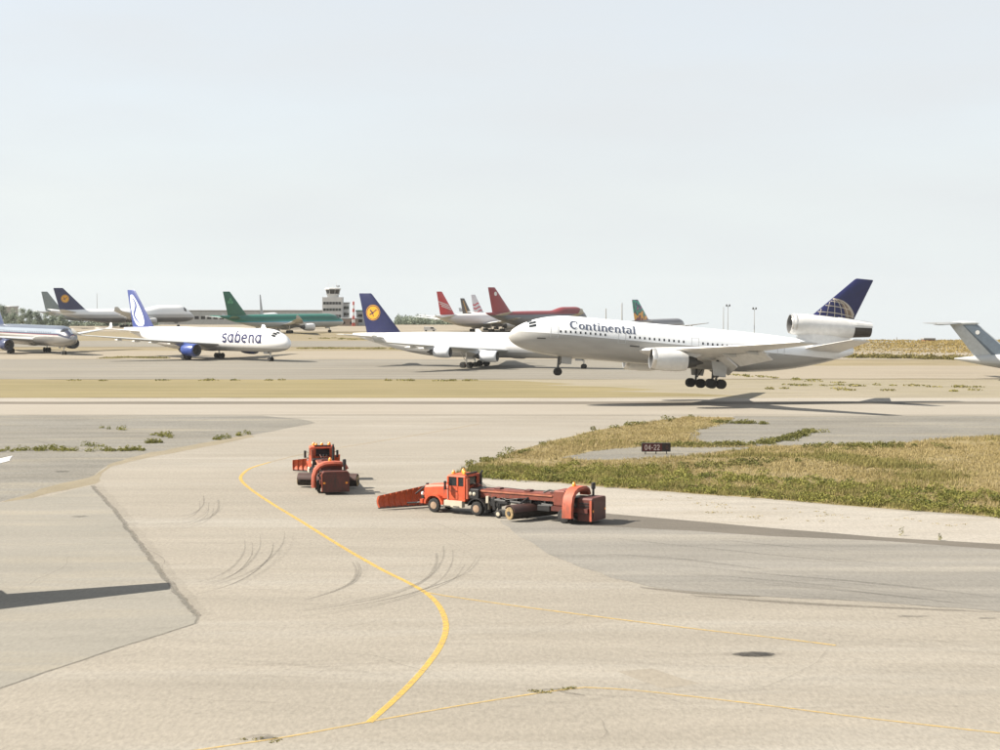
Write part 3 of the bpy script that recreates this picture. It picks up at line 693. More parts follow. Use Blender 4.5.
class Fin:
    def __init__(s, xb, zb, cb, xt, zt, ct): s.a = (xb, zb, cb); s.b = (xt, zt, ct)
    def at(s, x, z, side, off=0.03):
        t = (z - s.a[1]) / (s.b[1] - s.a[1]); xl = s.a[0] + (s.b[0] - s.a[0]) * t; ch = s.a[2] + (s.b[2] - s.a[2]) * t
        k = (x - xl) / ch
        tab = [(0, 0), (.06, .03), (.2, .05), (.45, .052), (.75, .035), (1, 0)]
        y = 0
        for (p, q), (p2, q2) in zip(tab, tab[1:]):
            if p <= k <= p2: y = q + (q2 - q) * (k - p) / (p2 - p)
        return (x, side * (y * ch + off), z), k, t
    def le(s, z):
        t = (z - s.a[1]) / (s.b[1] - s.a[1]); return s.a[0] + (s.b[0] - s.a[0]) * t, s.a[2] + (s.b[2] - s.a[2]) * t
    def rib(s, m, rows, side, clip=True, off=0.03, lo=0.02, hi=.98):
        cur = []
        for row in rows + [None]:
            ok = row is not None
            if ok:
                (ua, va), (ub, vb) = row; nn = max(1, min(8, int(math.hypot(ub - ua, vb - va) / .3)))
                pts = [s.at(ua + (ub - ua) * j / nn, va + (vb - va) * j / nn, side, off) for j in range(nn + 1)]; NN = nn
                if clip and any(k < .015 or k > .985 or t < lo or t > hi for _, k, t in pts): ok = False
            if ok and cur and len(cur[-1]) != len(pts):
                (ua, va), (ub, vb) = row; nn = len(cur[-1]) - 1; pts = [s.at(ua + (ub - ua) * j / nn, va + (vb - va) * j / nn, side, off) for j in range(nn + 1)]
            if ok: cur.append([p for p, _, _ in pts])
            else:
                if len(cur) > 1: m.loft(cur, closed=False)
                cur = []
    def disc(s, m, cx, cz, r, side, off=0.03, n=28, rin=0.0):
        rr = [rin + (r - rin) * i / 4 for i in range(5)]
        rows = [[s.at(cx + q * math.cos(2 * PI * i / n), cz + q * math.sin(2 * PI * i / n), side, off)[0] for i in range(n + 1)] for q in rr]
        m.loft(rows, closed=False)

DUCT = paint('intake_grey', (.09, .09, .09), .6)
def nacelle(root, x, y, z, D, L, mat, lip=METAL, simple=False, pyl=None):
    r = D / 2
    e = MB(); e.revolve((x, y, z), [(0, r * .86), (0.01 * L, r * .92), (.10 * L, r * .99), (.35 * L, r), (.6 * L, r * .94), (.78 * L, r * .80), (.78 * L, r * .66), (.5 * L, r * .6)], 24, 'X', False, False)
    o = e.build('engine_nacelle', mat, root, True, 50)
    k = MB(); k.revolve((x, y, z), [(.30 * L, r * .72), (.03 * L, r * .81), (.004, r * .855)], 24, 'X', False, False); k.build('intake_duct', DUCT, o, True)
    if not simple:
        k = MB(); k.revolve((x, y, z), [(.015 * L, r * .835), (-.012 * L, r * .87), (.0, r * .935), (.075 * L, r * .985)], 24, 'X', False, False); k.build('intake_lip', lip, o, True, 60)
    k = MB(); k.revolve((x, y, z), [(.16 * L, r * .79), (.16 * L, r * .2), (.10 * L, .02)], 20, 'X', False, True); k.build('fan', DMETAL, o, True)
    k = MB(); k.revolve((x, y, z), [(.55 * L, r * .6), (.9 * L, r * .5), (1.0 * L, r * .40), (1.0 * L, r * .30), (1.16 * L, r * .05)], 20, 'X', False, True); k.build('exhaust', DMETAL, o, True, 50)
    if pyl:
        k = MB(); (xa, za, xb, zb) = pyl; w = .2
        k.prism([(x + .18 * L, z + r * .85), (xa, za), (xb, zb), (x + .95 * L, z + r * .35)], w * 2, 'Y', y); k.build('pylon', mat, o)
    return o

def wheel_at(root, x, y, z, r, w, rim=True):
    k = MB(); k.revolve((x, y - w / 2, z), [(0, r * .62), (.02, r * .9), (w * .25, r), (w * .75, r), (w - .02, r * .9), (w, r * .62)], 20, 'Y'); o = k.build('wheel', TYRE, root, True, 35)
    if rim:
        k = MB(); k.revolve((x, y - w / 2 - .02, z), [(0, r * .25), (0.01, r * .52), (w + .03, r * .52), (w + .04, r * .25)], 16, 'Y'); k.build('rim', METAL if rim is True else rim, o, True, 35)
    return o

def airliner(name, label, sp, loc, rz, ry=0.0, sc=1.0, group='airliners parked and taxiing on the airfield'):
    root = empty(name, loc, rz, ry, sc); tag(root, label, 'airliner', group)
    L, D, zc, x0 = sp['L'], sp['D'], sp['zc'], sp['xm']
    bd = Body(L, D, zc, sp.get('ln'), sp.get('xt', .66), sp.get('rend', .10), sp.get('lift', .8), sp.get('drop', .3), sp.get('hump'), x0, sp.get('tp', 1.55))
    rad = D / 2
    fus = bd.mesh().build('fuselage', sp['m_fus'], root, True, 60)
    # windscreen
    m = MB()
    for s_ in (-1, 1):
        for (a, b) in sp.get('screen', ((.10, .42), (.46, .74), (.78, 1.02))):
            q = sp.get('screen_st', (0.36, 0.47)); ln = bd.ln
            bd.patch(m, ln * (q[0] + (.02 if a > .3 else 0)), ln * (q[1] + (.05 if a > .3 else 0)), s_ * a, s_ * b, 0.03)
    m.build('windscreen', GLASS, root)
    if 'wins' in sp:
        m = MB(); zt = sp['wz']; th = math.acos(max(-1, min(1, zt / rad)))
        for (a, b) in sp['wins']:
            s0 = a
            while s0 < b:
                for s_ in (-1, 1): bd.patch(m, s0, s0 + .24, s_ * (th - .18 / rad), s_ * (th + .18 / rad), .02, 1, 1)
                s0 += sp.get('wstep', .85)
        o = m.build('cabin_windows', GLASS, fus); o['kind'] = 'stuff'
    if 'doors' in sp:
        th = math.acos(sp['wz'] / rad)
        for st in sp['doors']:
            for s_ in (-1, 1):
                m = MB(); t0, t1 = th - .75 / rad, th + .95 / rad
                for (a, b, c, d) in ((st, st + .07, t0, t1), (st + 1.05, st + 1.12, t0, t1), (st, st + 1.12, t0 - .05 / rad, t0), (st, st + 1.12, t1, t1 + .05 / rad)): bd.patch(m, a, b, s_ * c, s_ * d, .015, 1, 3)
                m.build('door', sp.get('m_door', WGREY), fus)
    # wings
    w = sp['wing']; b, tl = w['b'], math.tan(R(w['sw'])); dih = math.tan(R(w.get('dih', 5.5))); zr = zc + w.get('z', -.52) * rad; yk = b * .34
    wz = lambda y: zr + abs(y) * dih + w.get('flex', .0) * (abs(y) / b) ** 2
    wle = lambda y: w['x'] + abs(y) * tl - x0
    def chord(y):
        y = abs(y); return w['cr'] + (w['ck'] - w['cr']) * y / yk if y < yk else w['ck'] + (w['ct'] - w['ck']) * (y - yk) / (b - yk)
    for s_ in (-1, 1):
        m = MB(); ys = [rad * .35, rad * .9, yk * .7, yk, b * .5, b * .68, b * .84, b * .97, b]
        rg = [wing_ring(wle(y), s_ * y, wz(y), chord(y), 1.15 - .35 * y / b, tw=R(3 - 4 * y / b)) for y in ys]
        if w.get('winglet'):
            e = (wle(b), wz(b), w['ct']); h = w['winglet']
            for k_, (dy, dz_, dx_, cf) in enumerate(((.25, .12, .3, .9), (.55, .55, .9, .75), (.55 + h * .25, h, .9 + h * .75, .38))):
                rg.append(wing_ring(e[0] + dx_, s_ * (b + dy), e[1] + dz_, e[2] * cf, .8))
        m.loft(rg); wo_ = m.build('wing', sp.get('m_wing', WGREY), root, True, 45)
        # flap track fairings
        for fy in sp.get('ftf', (.26, .42, .55, .68)):
            y = fy * b; k = MB(); c_ = chord(y); xx = wle(y) + c_ * .62; n_ = 8
            k.revolve((xx, s_ * y, wz(y) - .35), [(0, .03), (.8, .24), (1.8, .28), (c_ * .38 + 1.2, .03)], n_, 'X'); k.build('flap_fairing', sp.get('m_ftf', WHITE), wo_, True)
        if w.get('flaps'):
            for (f0, f1) in ((.13, .33), (.36, .62)):
                k = MB(); rws = []
                for y in (f0 * b, f1 * b):
                    c_ = chord(y); te = wle(y) + c_ * .94; zt = wz(y) - .12; fl = c_ * w['flaps']
                    rws.append([(te - .2, s_ * y, zt + .1), (te + fl * .8, s_ * y, zt - fl * .62), (te + fl * .78, s_ * y, zt - fl * .70), (te - .3, s_ * y, zt - .25)])
                k.loft(rws); k.build('flap', sp.get('m_wing', WGREY), wo_)
    # belly fairing
    m = MB(); xb0, xb1 = w['x'] + .5 * rad * tl - x0, w['x'] + w['cr'] * 1.12 - x0; rows = []
    for i in range(11):
        t_ = i / 10; k_ = math.sin(PI * t_) ** .55 if 0 < t_ < 1 else 0.02
        if w.get('z', -.5) > 0: break
        rows.append([(xb0 + (xb1 - xb0) * t_, math.cos(a) * rad * .80 * (.45 + .55 * k_), zc - rad * .45 - rad * .62 * k_ * max(0, math.sin(-a)) ** .8 + (0 if a < 0 else .1)) for a in [PI * 2 * j / 20 - PI for j in range(20)]])
    if rows: m.loft(rows); m.build('belly_fairing', sp.get('m_belly', sp['m_fus']), root, True, 60)
    # engines
    for (ey, ex, ez, ed, el) in sp.get('engines', ()):
        for s_ in (-1, 1):
            x = wle(ey) + ex; z = wz(ey) + ez
            nacelle(root, x, s_ * ey, z, ed, el, sp.get('m_eng', WHITE), simple=sp.get('simple', True), pyl=(wle(ey) + .3, wz(ey) + .1, wle(ey) + chord(ey) * .55, wz(ey) - .15))
    # tailplane
    h = sp['stab']
    for s_ in (-1, 1):
        m = MB(); tl2 = math.tan(R(h['sw'])); d2 = math.tan(R(h['dih'])); y0 = h.get('y0', .25)
        m.loft([wing_ring(h['x'] - x0 + y * tl2, s_ * y, h['z'] + y * d2, h['cr'] + (h['ct'] - h['cr']) * y / h['b'], .85) for y in (y0, h['b'] * .5, h['b'] * .97, h['b'])])
        m.build('tailplane', sp.get('m_stab', sp.get('m_wing', WGREY)), root, True, 45)
    # fin
    f = sp['fin']; fin = Fin(f['x'] - x0, f['z'], f['cr'], f['x'] + f['dx'] - x0, f['z'] + f['h'], f['ct'])
    m = MB(); rg = [fin_ring(f['x'] - x0 - f.get('root', .4) * .9, f['z'] - .9, f['cr'] * 1.02)] if f.get('skirt', True) else []
    for t_ in (0, .33, .66, .97, 1.0):
        rg.append(fin_ring(fin.a[0] + (fin.b[0] - fin.a[0]) * t_ + (0.12 if t_ == 1 else 0), fin.a[1] + f['h'] * t_, (fin.a[2] + (fin.b[2] - fin.a[2]) * t_) * (.93 if t_ == 1 else 1), 1 if t_ < 1 else .4))
    m.loft(rg); fo = m.build('fin', sp['m_fin'], root, True, 50)
    # landing gear
    gr, gw = sp.get('wr', .62), .42
    for (gx, gy, ax) in sp['gear']:
        for s_ in ((-1, 1) if gy else (0,)):
            m = MB(); top = zc - rad * .55; ztop = top if gy == 0 else min(top, wz(gy))
            m.cyl((gx - x0, s_ * gy, gr), (gx - x0, s_ * gy, ztop), .16, .2, 10)
            m.cyl((gx - x0 + .2, s_ * gy, gr + .9), (gx - x0 + 1.5, s_ * max(gy - .2, 0), ztop), .08, .08, 8)
            if ax > 1: m.bbox(gx - x0 - .85, gx - x0 + .85, s_ * gy - .12, s_ * gy + .12, gr - .12, gr + .12)
            go = m.build('landing_gear', METAL if not sp.get('dark_gear') else DMETAL, root)
            for a_ in ((0,) if ax == 1 else (-.78, .78)):
                for q in (-.42, .42):
                    r_ = gr * (.82 if gy == 0 and ax == 1 else 1); wheel_at(go, gx - x0 + a_, s_ * gy + q, r_, r_, gw, rim=sp.get('rims', False))
            if gy and sp.get('dark_gear'):
                m = MB(); m.prism([(gx - x0 - 1.0, zc - rad * .62), (gx - x0 + 1.5, zc - rad * .62), (gx - x0 + 1.2, gr + 1.15), (gx - x0 - .6, gr + 1.15)], .06, 'Y', s_ * (gy + .45)); m.build('gear_door', WGREY, go)
            if gy == 0:
                for q in (-1, 1): m = MB(); m.bbox(gx - x0 + .3, gx - x0 + 1.8, q * .6 - .03, q * .6 + .03, gr + 1.1, zc - rad * .8); m.build('gear_door', sp['m_fus'], go)
    return root, bd, fin, fo, fus

def fin_logo(fo, fin, fn, mat, name='emblem', off=.03):
    for s_ in (-1, 1):
        m = MB(); fn(m, s_, off); m.build(name, mat, fo)

# ---- type dimensions
def A330(ext=0.0, **k):
    d = dict(L=57.6, D=5.64, zc=5.0, xm=29.0, rend=.09, xt=.64, lift=.82, ln=8.2,
             wing=dict(x=18.6, b=29.4, sw=33, cr=12.2, ck=7.4, ct=2.6, dih=4.8, flex=.3, winglet=1.5), engines=((9.4, -4.6, -1.75, 3.1, 6.0),),
             stab=dict(x=48.2, b=9.7, sw=36, cr=5.8, ct=2.1, dih=6, z=6.3), fin=dict(x=45.6, z=7.5, cr=8.6, dx=7.6, h=9.5, ct=3.1),
             gear=((6.7, 0, 1), (29.0, 5.3, 2)), wr=.68, wz=.55)
    if ext:
        d['L'] += ext; d['xm'] += ext * .5; d['wing']['x'] += ext * .5; d['stab']['x'] += ext; d['fin']['x'] += ext; d['gear'] = ((6.7, 0, 1), (29.0 + ext * .5, 5.3, 2))
    d.update(k); return d
def A340(**k):
    d = A330(L=62.2, xm=32.2, rend=.09)
    d['wing'] = dict(x=21.6, b=29.4, sw=33, cr=12.2, ck=7.4, ct=2.6, dih=4.8, flex=.3, winglet=1.5)
    d['engines'] = ((9.4, -4.3, -1.5, 2.55, 4.9), (19.2, -3.6, -1.25, 2.45, 4.7))
    d['stab'] = dict(x=52.8, b=9.7, sw=36, cr=5.8, ct=2.1, dih=6, z=6.3); d['fin'] = dict(x=50.2, z=7.5, cr=8.6, dx=7.4, h=9.0, ct=3.1)
    d['gear'] = ((6.7, 0, 1), (32.2, 5.3, 2), (32.2, 0, 1)); d.update(k); return d
def B747(**k):
    d = dict(L=68.6, D=6.6, zc=5.6, xm=33, rend=.07, xt=.62, lift=.86, ln=8.5, hump=(7.0, 17.0, 1.5), screen_st=(.5, .62),
             wing=dict(x=17.5, b=31, sw=41, cr=16.5, ck=9.2, ct=4.0, dih=6.5, flex=.8, winglet=1.8), engines=((11.7, -5.2, -2.0, 2.7, 5.6), (21.2, -4.6, -1.7, 2.7, 5.6)),
             stab=dict(x=56.0, b=11, sw=40, cr=8, ct=2.6, dih=8, z=7.2), fin=dict(x=52.5, z=8.5, cr=12.2, dx=10.6, h=10.2, ct=4.4),
             gear=((7.8, 0, 1), (32, 5.5, 2), (34.5, 1.9, 2)), wr=.68, wz=.5)
    d.update(k); return d

# ---- 1: the landing three-engined jet
WHT = (0.66, 0.66, 0.65)
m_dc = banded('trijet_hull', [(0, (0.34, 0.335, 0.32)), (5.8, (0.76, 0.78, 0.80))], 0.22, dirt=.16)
NAVY = S(26, 30, 88)
m_navy = paint('navy_fin', (0.010, 0.013, 0.075), .35, dirt=.15)
dc = dict(L=51.6, D=6.02, zc=5.7, xm=29.6, rend=.16, tp=2.1, xt=.60, lift=.62, ln=9.6, drop=.22, screen_st=(.255, .325), screen=((.12, .40), (.48, .72), (.80, 1.0)),
          wing=dict(x=16.6, b=24.6, sw=36.5, cr=13.2, ck=7.6, ct=2.8, dih=5.5, flex=.3, flaps=.30), engines=((8.1, -3.4, -1.55, 3.15, 6.5),), ftf=(.2, .42, .58), m_ftf=WGREY,
          stab=dict(x=42.4, b=9.0, sw=32, cr=6.6, ct=2.6, dih=12, z=6.6, y0=.6), fin=dict(x=44.6, z=11.7, cr=6.7, dx=6.6, h=6.35, ct=2.75, skirt=False),
          gear=((7.6, 0, 1), (29.6, 5.3, 2), (30.6, 0, 1)), wr=.68, wz=.62, wins=((6.9, 14.0), (17.0, 25.6), (27.8, 38.2)), wstep=.72, doors=(5.6, 15.4, 26.2, 39.2),
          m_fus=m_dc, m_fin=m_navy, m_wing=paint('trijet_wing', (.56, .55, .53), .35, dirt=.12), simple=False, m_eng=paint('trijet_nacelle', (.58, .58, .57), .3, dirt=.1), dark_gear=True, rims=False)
DCY = 240.0; p = at_depth(705, 388.0, DCY)
DC_ROT = R(8.5)
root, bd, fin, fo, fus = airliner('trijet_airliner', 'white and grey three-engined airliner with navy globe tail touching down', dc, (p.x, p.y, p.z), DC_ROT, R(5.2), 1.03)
root.rotation_euler.x = R(-2.6)
root['group'] = 'airliners parked and taxiing on the airfield'
x0 = dc['xm']
# tail engine: straight duct over the tail with its fairing down to the hull
m = MB(); ez = 10.5
m.revolve((41.6 - x0, 0, ez), [(0, 1.30), (.05, 1.40), (.5, 1.52), (2, 1.60), (5, 1.60), (8, 1.52), (9.6, 1.36), (9.6, 1.15)], 28, 'X', False, False)
tn = m.build('tail_engine', sp_m := dc['m_eng'], root, True, 45)
m = MB(); m.revolve((41.6 - x0, 0, ez), [(2.0, 1.10), (.16, 1.23), (.01, 1.295)], 28, 'X', False, False); m.build('intake_duct', DUCT, tn, True)
m = MB(); m.revolve((41.6 - x0, 0, ez), [(.08, 1.27), (-.03, 1.31), (.06, 1.415), (.75, 1.555)], 28, 'X', False, False); m.build('intake_lip', METAL, tn, True, 60)
m = MB(); m.revolve((41.6 - x0, 0, ez), [(1.6, 1.12), (1.6, .3), (1.1, .03)], 20, 'X', False, True); m.build('fan', DMETAL, tn, True)
m = MB(); m.revolve((41.6 - x0, 0, ez), [(8.6, 1.30), (9.7, 1.26), (12.4, .95), (12.4, .75), (11.4, .7)], 24, 'X', False, False); m.build('exhaust', paint('sooty_metal', (.05, .045, .04), .5, .3), tn, True)
m = MB(); m.loft([[(x - x0, s_ * w_, z) for (s_, z) in ((-1, zl), (-.9, zl + .9), (-.8, ez - .7), (.8, ez - .7), (.9, zl + .9), (1, zl))] for (x, w_, zl) in ((42.9, .35, 7.2), (43.8, .9, 7.0), (45.5, 1.25, 6.9), (48.5, 1.0, 7.4), (50.9, .35, 8.2))]); m.build('engine_fairing', sp_m, root, True, 60)
m = MB(); m.loft([[(x - x0, math.cos(R(a)) * w_, zb_ + math.sin(R(a)) * h_) for a in range(-5, 186, 19)] for x, w_, zb_, h_ in ((48.8, 1.2, ez + .25, 1.40), (51.5, 1.30, ez + .35, 1.12), (54.0, 1.10, ez + .45, .85))]); m.build('rudder_fairing', sp_m, root)
# globe of thin lines on the lower fin
GCX, GCZ, GR = 47.9 - x0, 11.2, 3.55
def globe_lines(mm, s_, off):
    for k in range(-4, 5):
        lat = k * 20; z = GCZ + GR * math.sin(R(lat)) * .98; w_ = GR * math.cos(R(lat))
        rows = []
        for i in range(41):
            u = -1 + 2 * i / 40; rows.append((GCX + u * w_, z + .18 * (1 - u * u) * GR * .5 * (1 - abs(k) / 5) - .12 * u, .10))
        fin.rib(mm, ribpts(rows), s_, off=off)
    for k in range(-4, 5):
        rows = []
        for i in range(41):
            a = -PI / 2 + PI * i / 40; rows.append((GCX + GR * math.cos(a) * math.sin(R(k * 19 + 6)) + 0.05 * k, GCZ + GR * math.sin(a), .09))
        fin.rib(mm, ribpts(rows), s_, off=off)
    fin.rib(mm, ribpts([(GCX + GR * math.cos(R(a)), GCZ + GR * math.sin(R(a)), .13) for a in range(-20, 140, 3)]), s_, off=off)
def globe_fill(mm, s_, off):
    rows = []
    for i in range(31):
        a = R(-15 + 130 * i / 30); rows.append(((GCX + GR * math.cos(a), GCZ + GR * math.sin(a)), (GCX + GR * math.cos(a) * .62 , GCZ + GR * math.sin(a) * .95)))
    fin.rib(mm, rows, s_, off=off)
fin_logo(fo, fin, globe_fill, paint('globe_bronze', (.20, .145, .10), .5, dirt=.3, dscale=1.5), 'globe_shade', .025)
fin_logo(fo, fin, globe_lines, paint('globe_gold', (.46, .42, .36), .5), 'globe_lines', .045)
for s_ in (-1, 1):
    m = MB(); bd.text(m, 'Continental', SERIF, 1.40, 8.3, math.acos(.36), s_, .03, .0)
    m.build('lettering', paint('lettering_grey_blue', (.05, .065, .11), .95), fus)
for s_ in (-1, 1):
    for q, q2, a in ((3.8, 5.0, 1.72), (17.2, 18.6, 1.75)):
        m = MB(); bd.patch(m, q, q2, s_ * a, s_ * (a + .06), .02); m.build('hull_vent', DMETAL, fus)

# ---- 2: white twinjet with blue s-marked tail
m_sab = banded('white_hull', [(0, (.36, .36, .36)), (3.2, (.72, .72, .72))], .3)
m_sfin = paint('cobalt_fin', S(46, 60, 116), .4)
sp = A330(ext=4.0, m_fus=m_sab, m_fin=m_sfin, m_eng=paint('cobalt_nacelle', S(42, 62, 122), .3), m_wing=WGREY, m_stab=WHITE, wins=())
p = at(203, 358.8)
root, bd, fin, fo, fus = airliner('twinjet_airliner', 'white twin-engined airliner with blue tail bearing a pale curl', sp, (p.x, p.y, 0), R(180 - 39), 0, 1.02)
for s_ in (-1, 1):
    m = MB(); bd.text(m, 'sabena', SANS, 3.2, 6.6, math.acos(-.22), s_, .03, .05); m.build('lettering', paint('lettering_navy', (.016, .02, .07), .95), fus)
fx, fz = fin.a[0], fin.a[1]
def pale(mm, s_, off):
    rows = []
    for i in range(26):
        t_ = i / 25; z = fz + .3 + 8.0 * t_; xl, ch = fin.le(z); k = math.sin(PI * t_) ** .5
        rows.append(((xl + ch * (.56 - .10 - .24 * k), z), (xl + ch * (.56 + .10 + .24 * k), z)))
    fin.rib(mm, rows, s_, off=off)
def curl(mm, s_, off):
    fin.rib(mm, ribpts([(fin.le(fz + 1 + 6.4 * i / 24)[0] + fin.le(fz + 1 + 6.4 * i / 24)[1] * (.60 + .16 * math.sin(2 * PI * (i / 24) - .3)), fz + 1 + 6.4 * i / 24, .55 * math.sin(PI * (i + 1) / 26) + .15) for i in range(25)]), s_, off=off)
fin_logo(fo, fin, pale, paint('pale_blue', S(196, 202, 222), .4), 'pale_oval', .03)
fin_logo(fo, fin, curl, m_sfin, 'curl', .05)

# crane disc used on two dark tails
m_luf = banded('white_grey_hull', [(0, (.34, .34, .34)), (3.5, (.70, .70, .70))], .3)
m_lfin = paint('midnight_fin', (.010, .014, .066), .35)
M_YEL = paint('disc_yellow', (.62, .30, .015), .45)
def crane(fo, fin, cx, cz, r):
    fin_logo(fo, fin, lambda mm, s_, off: fin.disc(mm, cx, cz, r, s_, off), M_YEL, 'yellow_disc', .03)
    def ring(mm, s_, off): fin.disc(mm, cx, cz, r * .92, s_, off, rin=r * .84)
    def bird(mm, s_, off):
        sx = -s_
        for st in (seg(-.5, -.28, .1, .02, .13), seg(-.05, -.06, .45, .36, .10), seg(-.08, -.02, -.42, .34, .16), seg(-.05, -.05, .05, -.5, .09), seg(.4, .36, .62, .3, .05)):
            fin.rib(mm, ribpts([(cx + a * r * (-1), cz + b * r, c * r) for a, b, c in st]), s_, off=off)
    fin_logo(fo, fin, ring, m_lfin, 'disc_ring', .05); fin_logo(fo, fin, bird, m_lfin, 'bird_mark', .05)

# ---- 3: white four-engined jet behind the landing jet's nose
sp = A340(m_fus=m_luf, m_fin=m_lfin, m_eng=paint('pale_nacelle', (.52, .54, .57), .35), m_stab=WHITE, wins=())
p = at(475, 367)
root, bd, fin, fo, fus = airliner('four_engined_airliner', 'white four-engined airliner with yellow disc on dark tail, nose hidden by landing jet', sp, (p.x, p.y, 0), R(180 - 20))
crane(fo, fin, fin.le(fin.a[1] + 4.6)[0] + 3.1, fin.a[1] + 4.6, 1.78)
# ---- 4: jumbo with yellow disc tail far left
sp = B747(m_fus=banded('grey_white_hull', [(0, (.14, .14, .145)), (4.6, (.36, .365, .37)), (6.2, (.66, .67, .68))], .4), m_fin=m_lfin, m_eng=WGREY, m_stab=WGREY)  # grey belly and sides darkened, hull shade put into the lower bands
p = at(127, 327.5)
root, bd, fin, fo, fus = airliner('jumbo_airliner', 'distant white jumbo with yellow disc on its dark tail, behind the trees', sp, (p.x, p.y, 0), R(180 + 30))
crane(fo, fin, fin.le(fin.a[1] + 5.2)[0] + 4.3, fin.a[1] + 5.2, 1.9)
# ---- 5: grey tail beside it
m_grey = banded('silver_hull', [(0, (.30, .31, .32)), (4.6, (.40, .41, .42))], .35)
sp = A330(m_fus=m_grey, m_fin=paint('sage_fin', S(112, 122, 122), .45), wins=())
p = at(95, 325.4)
airliner('twinjet_airliner', 'distant airliner with plain grey-green tail just left of the dark tail', sp, (p.x, p.y, 0), R(180 + 35))
# ---- 6: green topped airliner
m_aer = banded('green_top_hull', [(0, (.45, .47, .47)), (4.6, S(70, 150, 175)), (5.0, S(26, 118, 104)), (5.6, S(24, 96, 84))], .3)
m_afin = paint('green_fin', S(22, 92, 70), .35)
sp = A330(m_fus=m_aer, m_fin=m_afin, m_eng=WHITE, m_stab=paint('green_stab', S(30, 100, 84), .4), wins=())
p = at(283, 333.2)
root, bd, fin, fo, fus = airliner('twinjet_airliner', 'green-topped airliner with green tail parked before the control tower', sp, (p.x, p.y, 0), R(180 + 38))
def leaf3(mm, s_, off):
    zc_ = fin.a[1] + 5.6; xc = fin.le(zc_)[0] + 3.0
    for a in (90, 210, 330): fin.disc(mm, xc + .75 * math.cos(R(a)), zc_ + .75 * math.sin(R(a)), .62, s_, off, 12)
fin_logo(fo, fin, leaf3, paint('leaf_green', S(70, 140, 104), .4), 'leaf_mark', .03)
# ---- 7: dark-blue topped jet at the left edge
m_usa = banded('blue_top_hull', [(0, (.26, .26, .26)), (4.85, (.46, .45, .44)), (5.25, (.26, .06, .06)), (5.42, (.05, .06, .10)), (5.75, (.27, .31, .36)), (6.9, (.11, .13, .17))], .22, metal=0.45)
sp = A330(m_fus=m_usa, m_fin=paint('dark_blue_fin', (.03, .045, .10), .3), m_eng=paint('blue_nacelle', (.03, .04, .09), .3), wins=((9, 24), (26, 44)), wstep=1.1, wz=1.0)
p = at(29, 352.6)
root, bd, fin, fo, fus = airliner('twinjet_airliner', 'dark-blue topped airliner with thin red stripe cut off by the left edge', sp, (p.x, p.y, 0), R(180 - 50))
for s_ in (-1, 1):
    m = MB(); bd.patch(m, .5, 4.6, s_ * .25, s_ * 1.42, .012, 8, 8); m.build('dark_nose_panel', paint('nose_navy', (.02, .025, .05), .3), fus)
# ---- 8: red-topped jumbo behind the landing jet
m_nwa = banded('red_top_hull', [(0, (.16, .16, .17)), (6.4, (.13, .14, .16)), (7.4, S(118, 36, 42))], .45)  # dull red and dark grey body: backlit shade put into the colours
m_nfin = paint('crimson_fin', S(134, 34, 44), .4)
sp = B747(m_fus=m_nwa, m_fin=m_nfin, m_eng=WGREY, m_stab=WGREY)
p = at(540, 332)
root, bd, fin, fo, fus = airliner('jumbo_airliner', 'jumbo with dark red tail and red top rising behind the landing jet', sp, (p.x, p.y, 0), R(180 + 51))
fin_logo(fo, fin, lambda mm, s_, off: fin.disc(mm, fin.le(fin.a[1] + 7.6)[0] + 2.6, fin.a[1] + 7.6, .85, s_, off), WHITE, 'white_roundel', .03)
# ---- 9-11: the cluster of tails left of the red jumbo
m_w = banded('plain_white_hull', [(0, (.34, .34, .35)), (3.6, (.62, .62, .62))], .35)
sp = A330(m_fus=m_w, m_fin=paint('scarlet_fin', S(184, 58, 62), .4), wins=()); sp['wing'] = dict(sp['wing'], winglet=0)
p = at(482, 332.0)
root, bd, fin, fo, fus = airliner('twinjet_airliner', 'white airliner with scarlet tail, leftmost of the distant cluster', sp, (p.x, p.y, 0), R(180 + 48))
def slash(mm, s_, off):
    for k in range(3): fin.rib(mm, ribpts([(fin.le(fin.a[1] + 2.0 + k * .9 + 1.6 * i / 10)[0] + .8 + i * .45, fin.a[1] + 2.0 + k * .9 + 1.6 * i / 10, .35) for i in range(11)]), s_, off=off)
fin_logo(fo, fin, slash, WHITE, 'white_slash', .03)
sp = A330(m_fus=m_grey, m_fin=paint('charcoal_fin', S(70, 66, 62), .4), wins=()); sp['fin'] = dict(sp['fin'], h=8.6, dx=6.4, cr=7.2); sp['wing'] = dict(sp['wing'], winglet=0)
p = at(494, 331.0)
root, bd, fin, fo, fus = airliner('twinjet_airliner', 'distant airliner with narrow charcoal tail striped with gold', sp, (p.x, p.y, 0), R(180 + 52), 0, .88)
def gold(mm, s_, off): fin.rib(mm, ribpts([(fin.le(fin.a[1] + 8.0 * i / 14)[0] + fin.le(fin.a[1] + 8.0 * i / 14)[1] * .55, fin.a[1] + 8.0 * i / 14, .5) for i in range(1, 14)]), s_, off=off)
fin_logo(fo, fin, gold, paint('gold_stripe', S(170, 130, 60), .4), 'gold_stripe', .03)
sp = A330(m_fus=m_w, m_fin=paint('offwhite_fin', S(188, 186, 190), .4), wins=()); sp['wing'] = dict(sp['wing'], winglet=0)
p = at(505, 329.6)
root, bd, fin, fo, fus = airliner('twinjet_airliner', 'distant white airliner whose pale tail has red stripes, left of red jumbo', sp, (p.x, p.y, 0), R(180 + 54), 0, .92)
def reds(mm, s_, off):
    for k in range(3): fin.rib(mm, ribpts([(fin.le(fin.a[1] + 1.6 + k * 1.7)[0] + .5 + fin.le(fin.a[1] + 1.6 + k * 1.7)[1] * .85 * i / 10, fin.a[1] + 1.6 + k * 1.7 + .5 * math.sin(i * .6), .7) for i in range(11)]), s_, off=off)
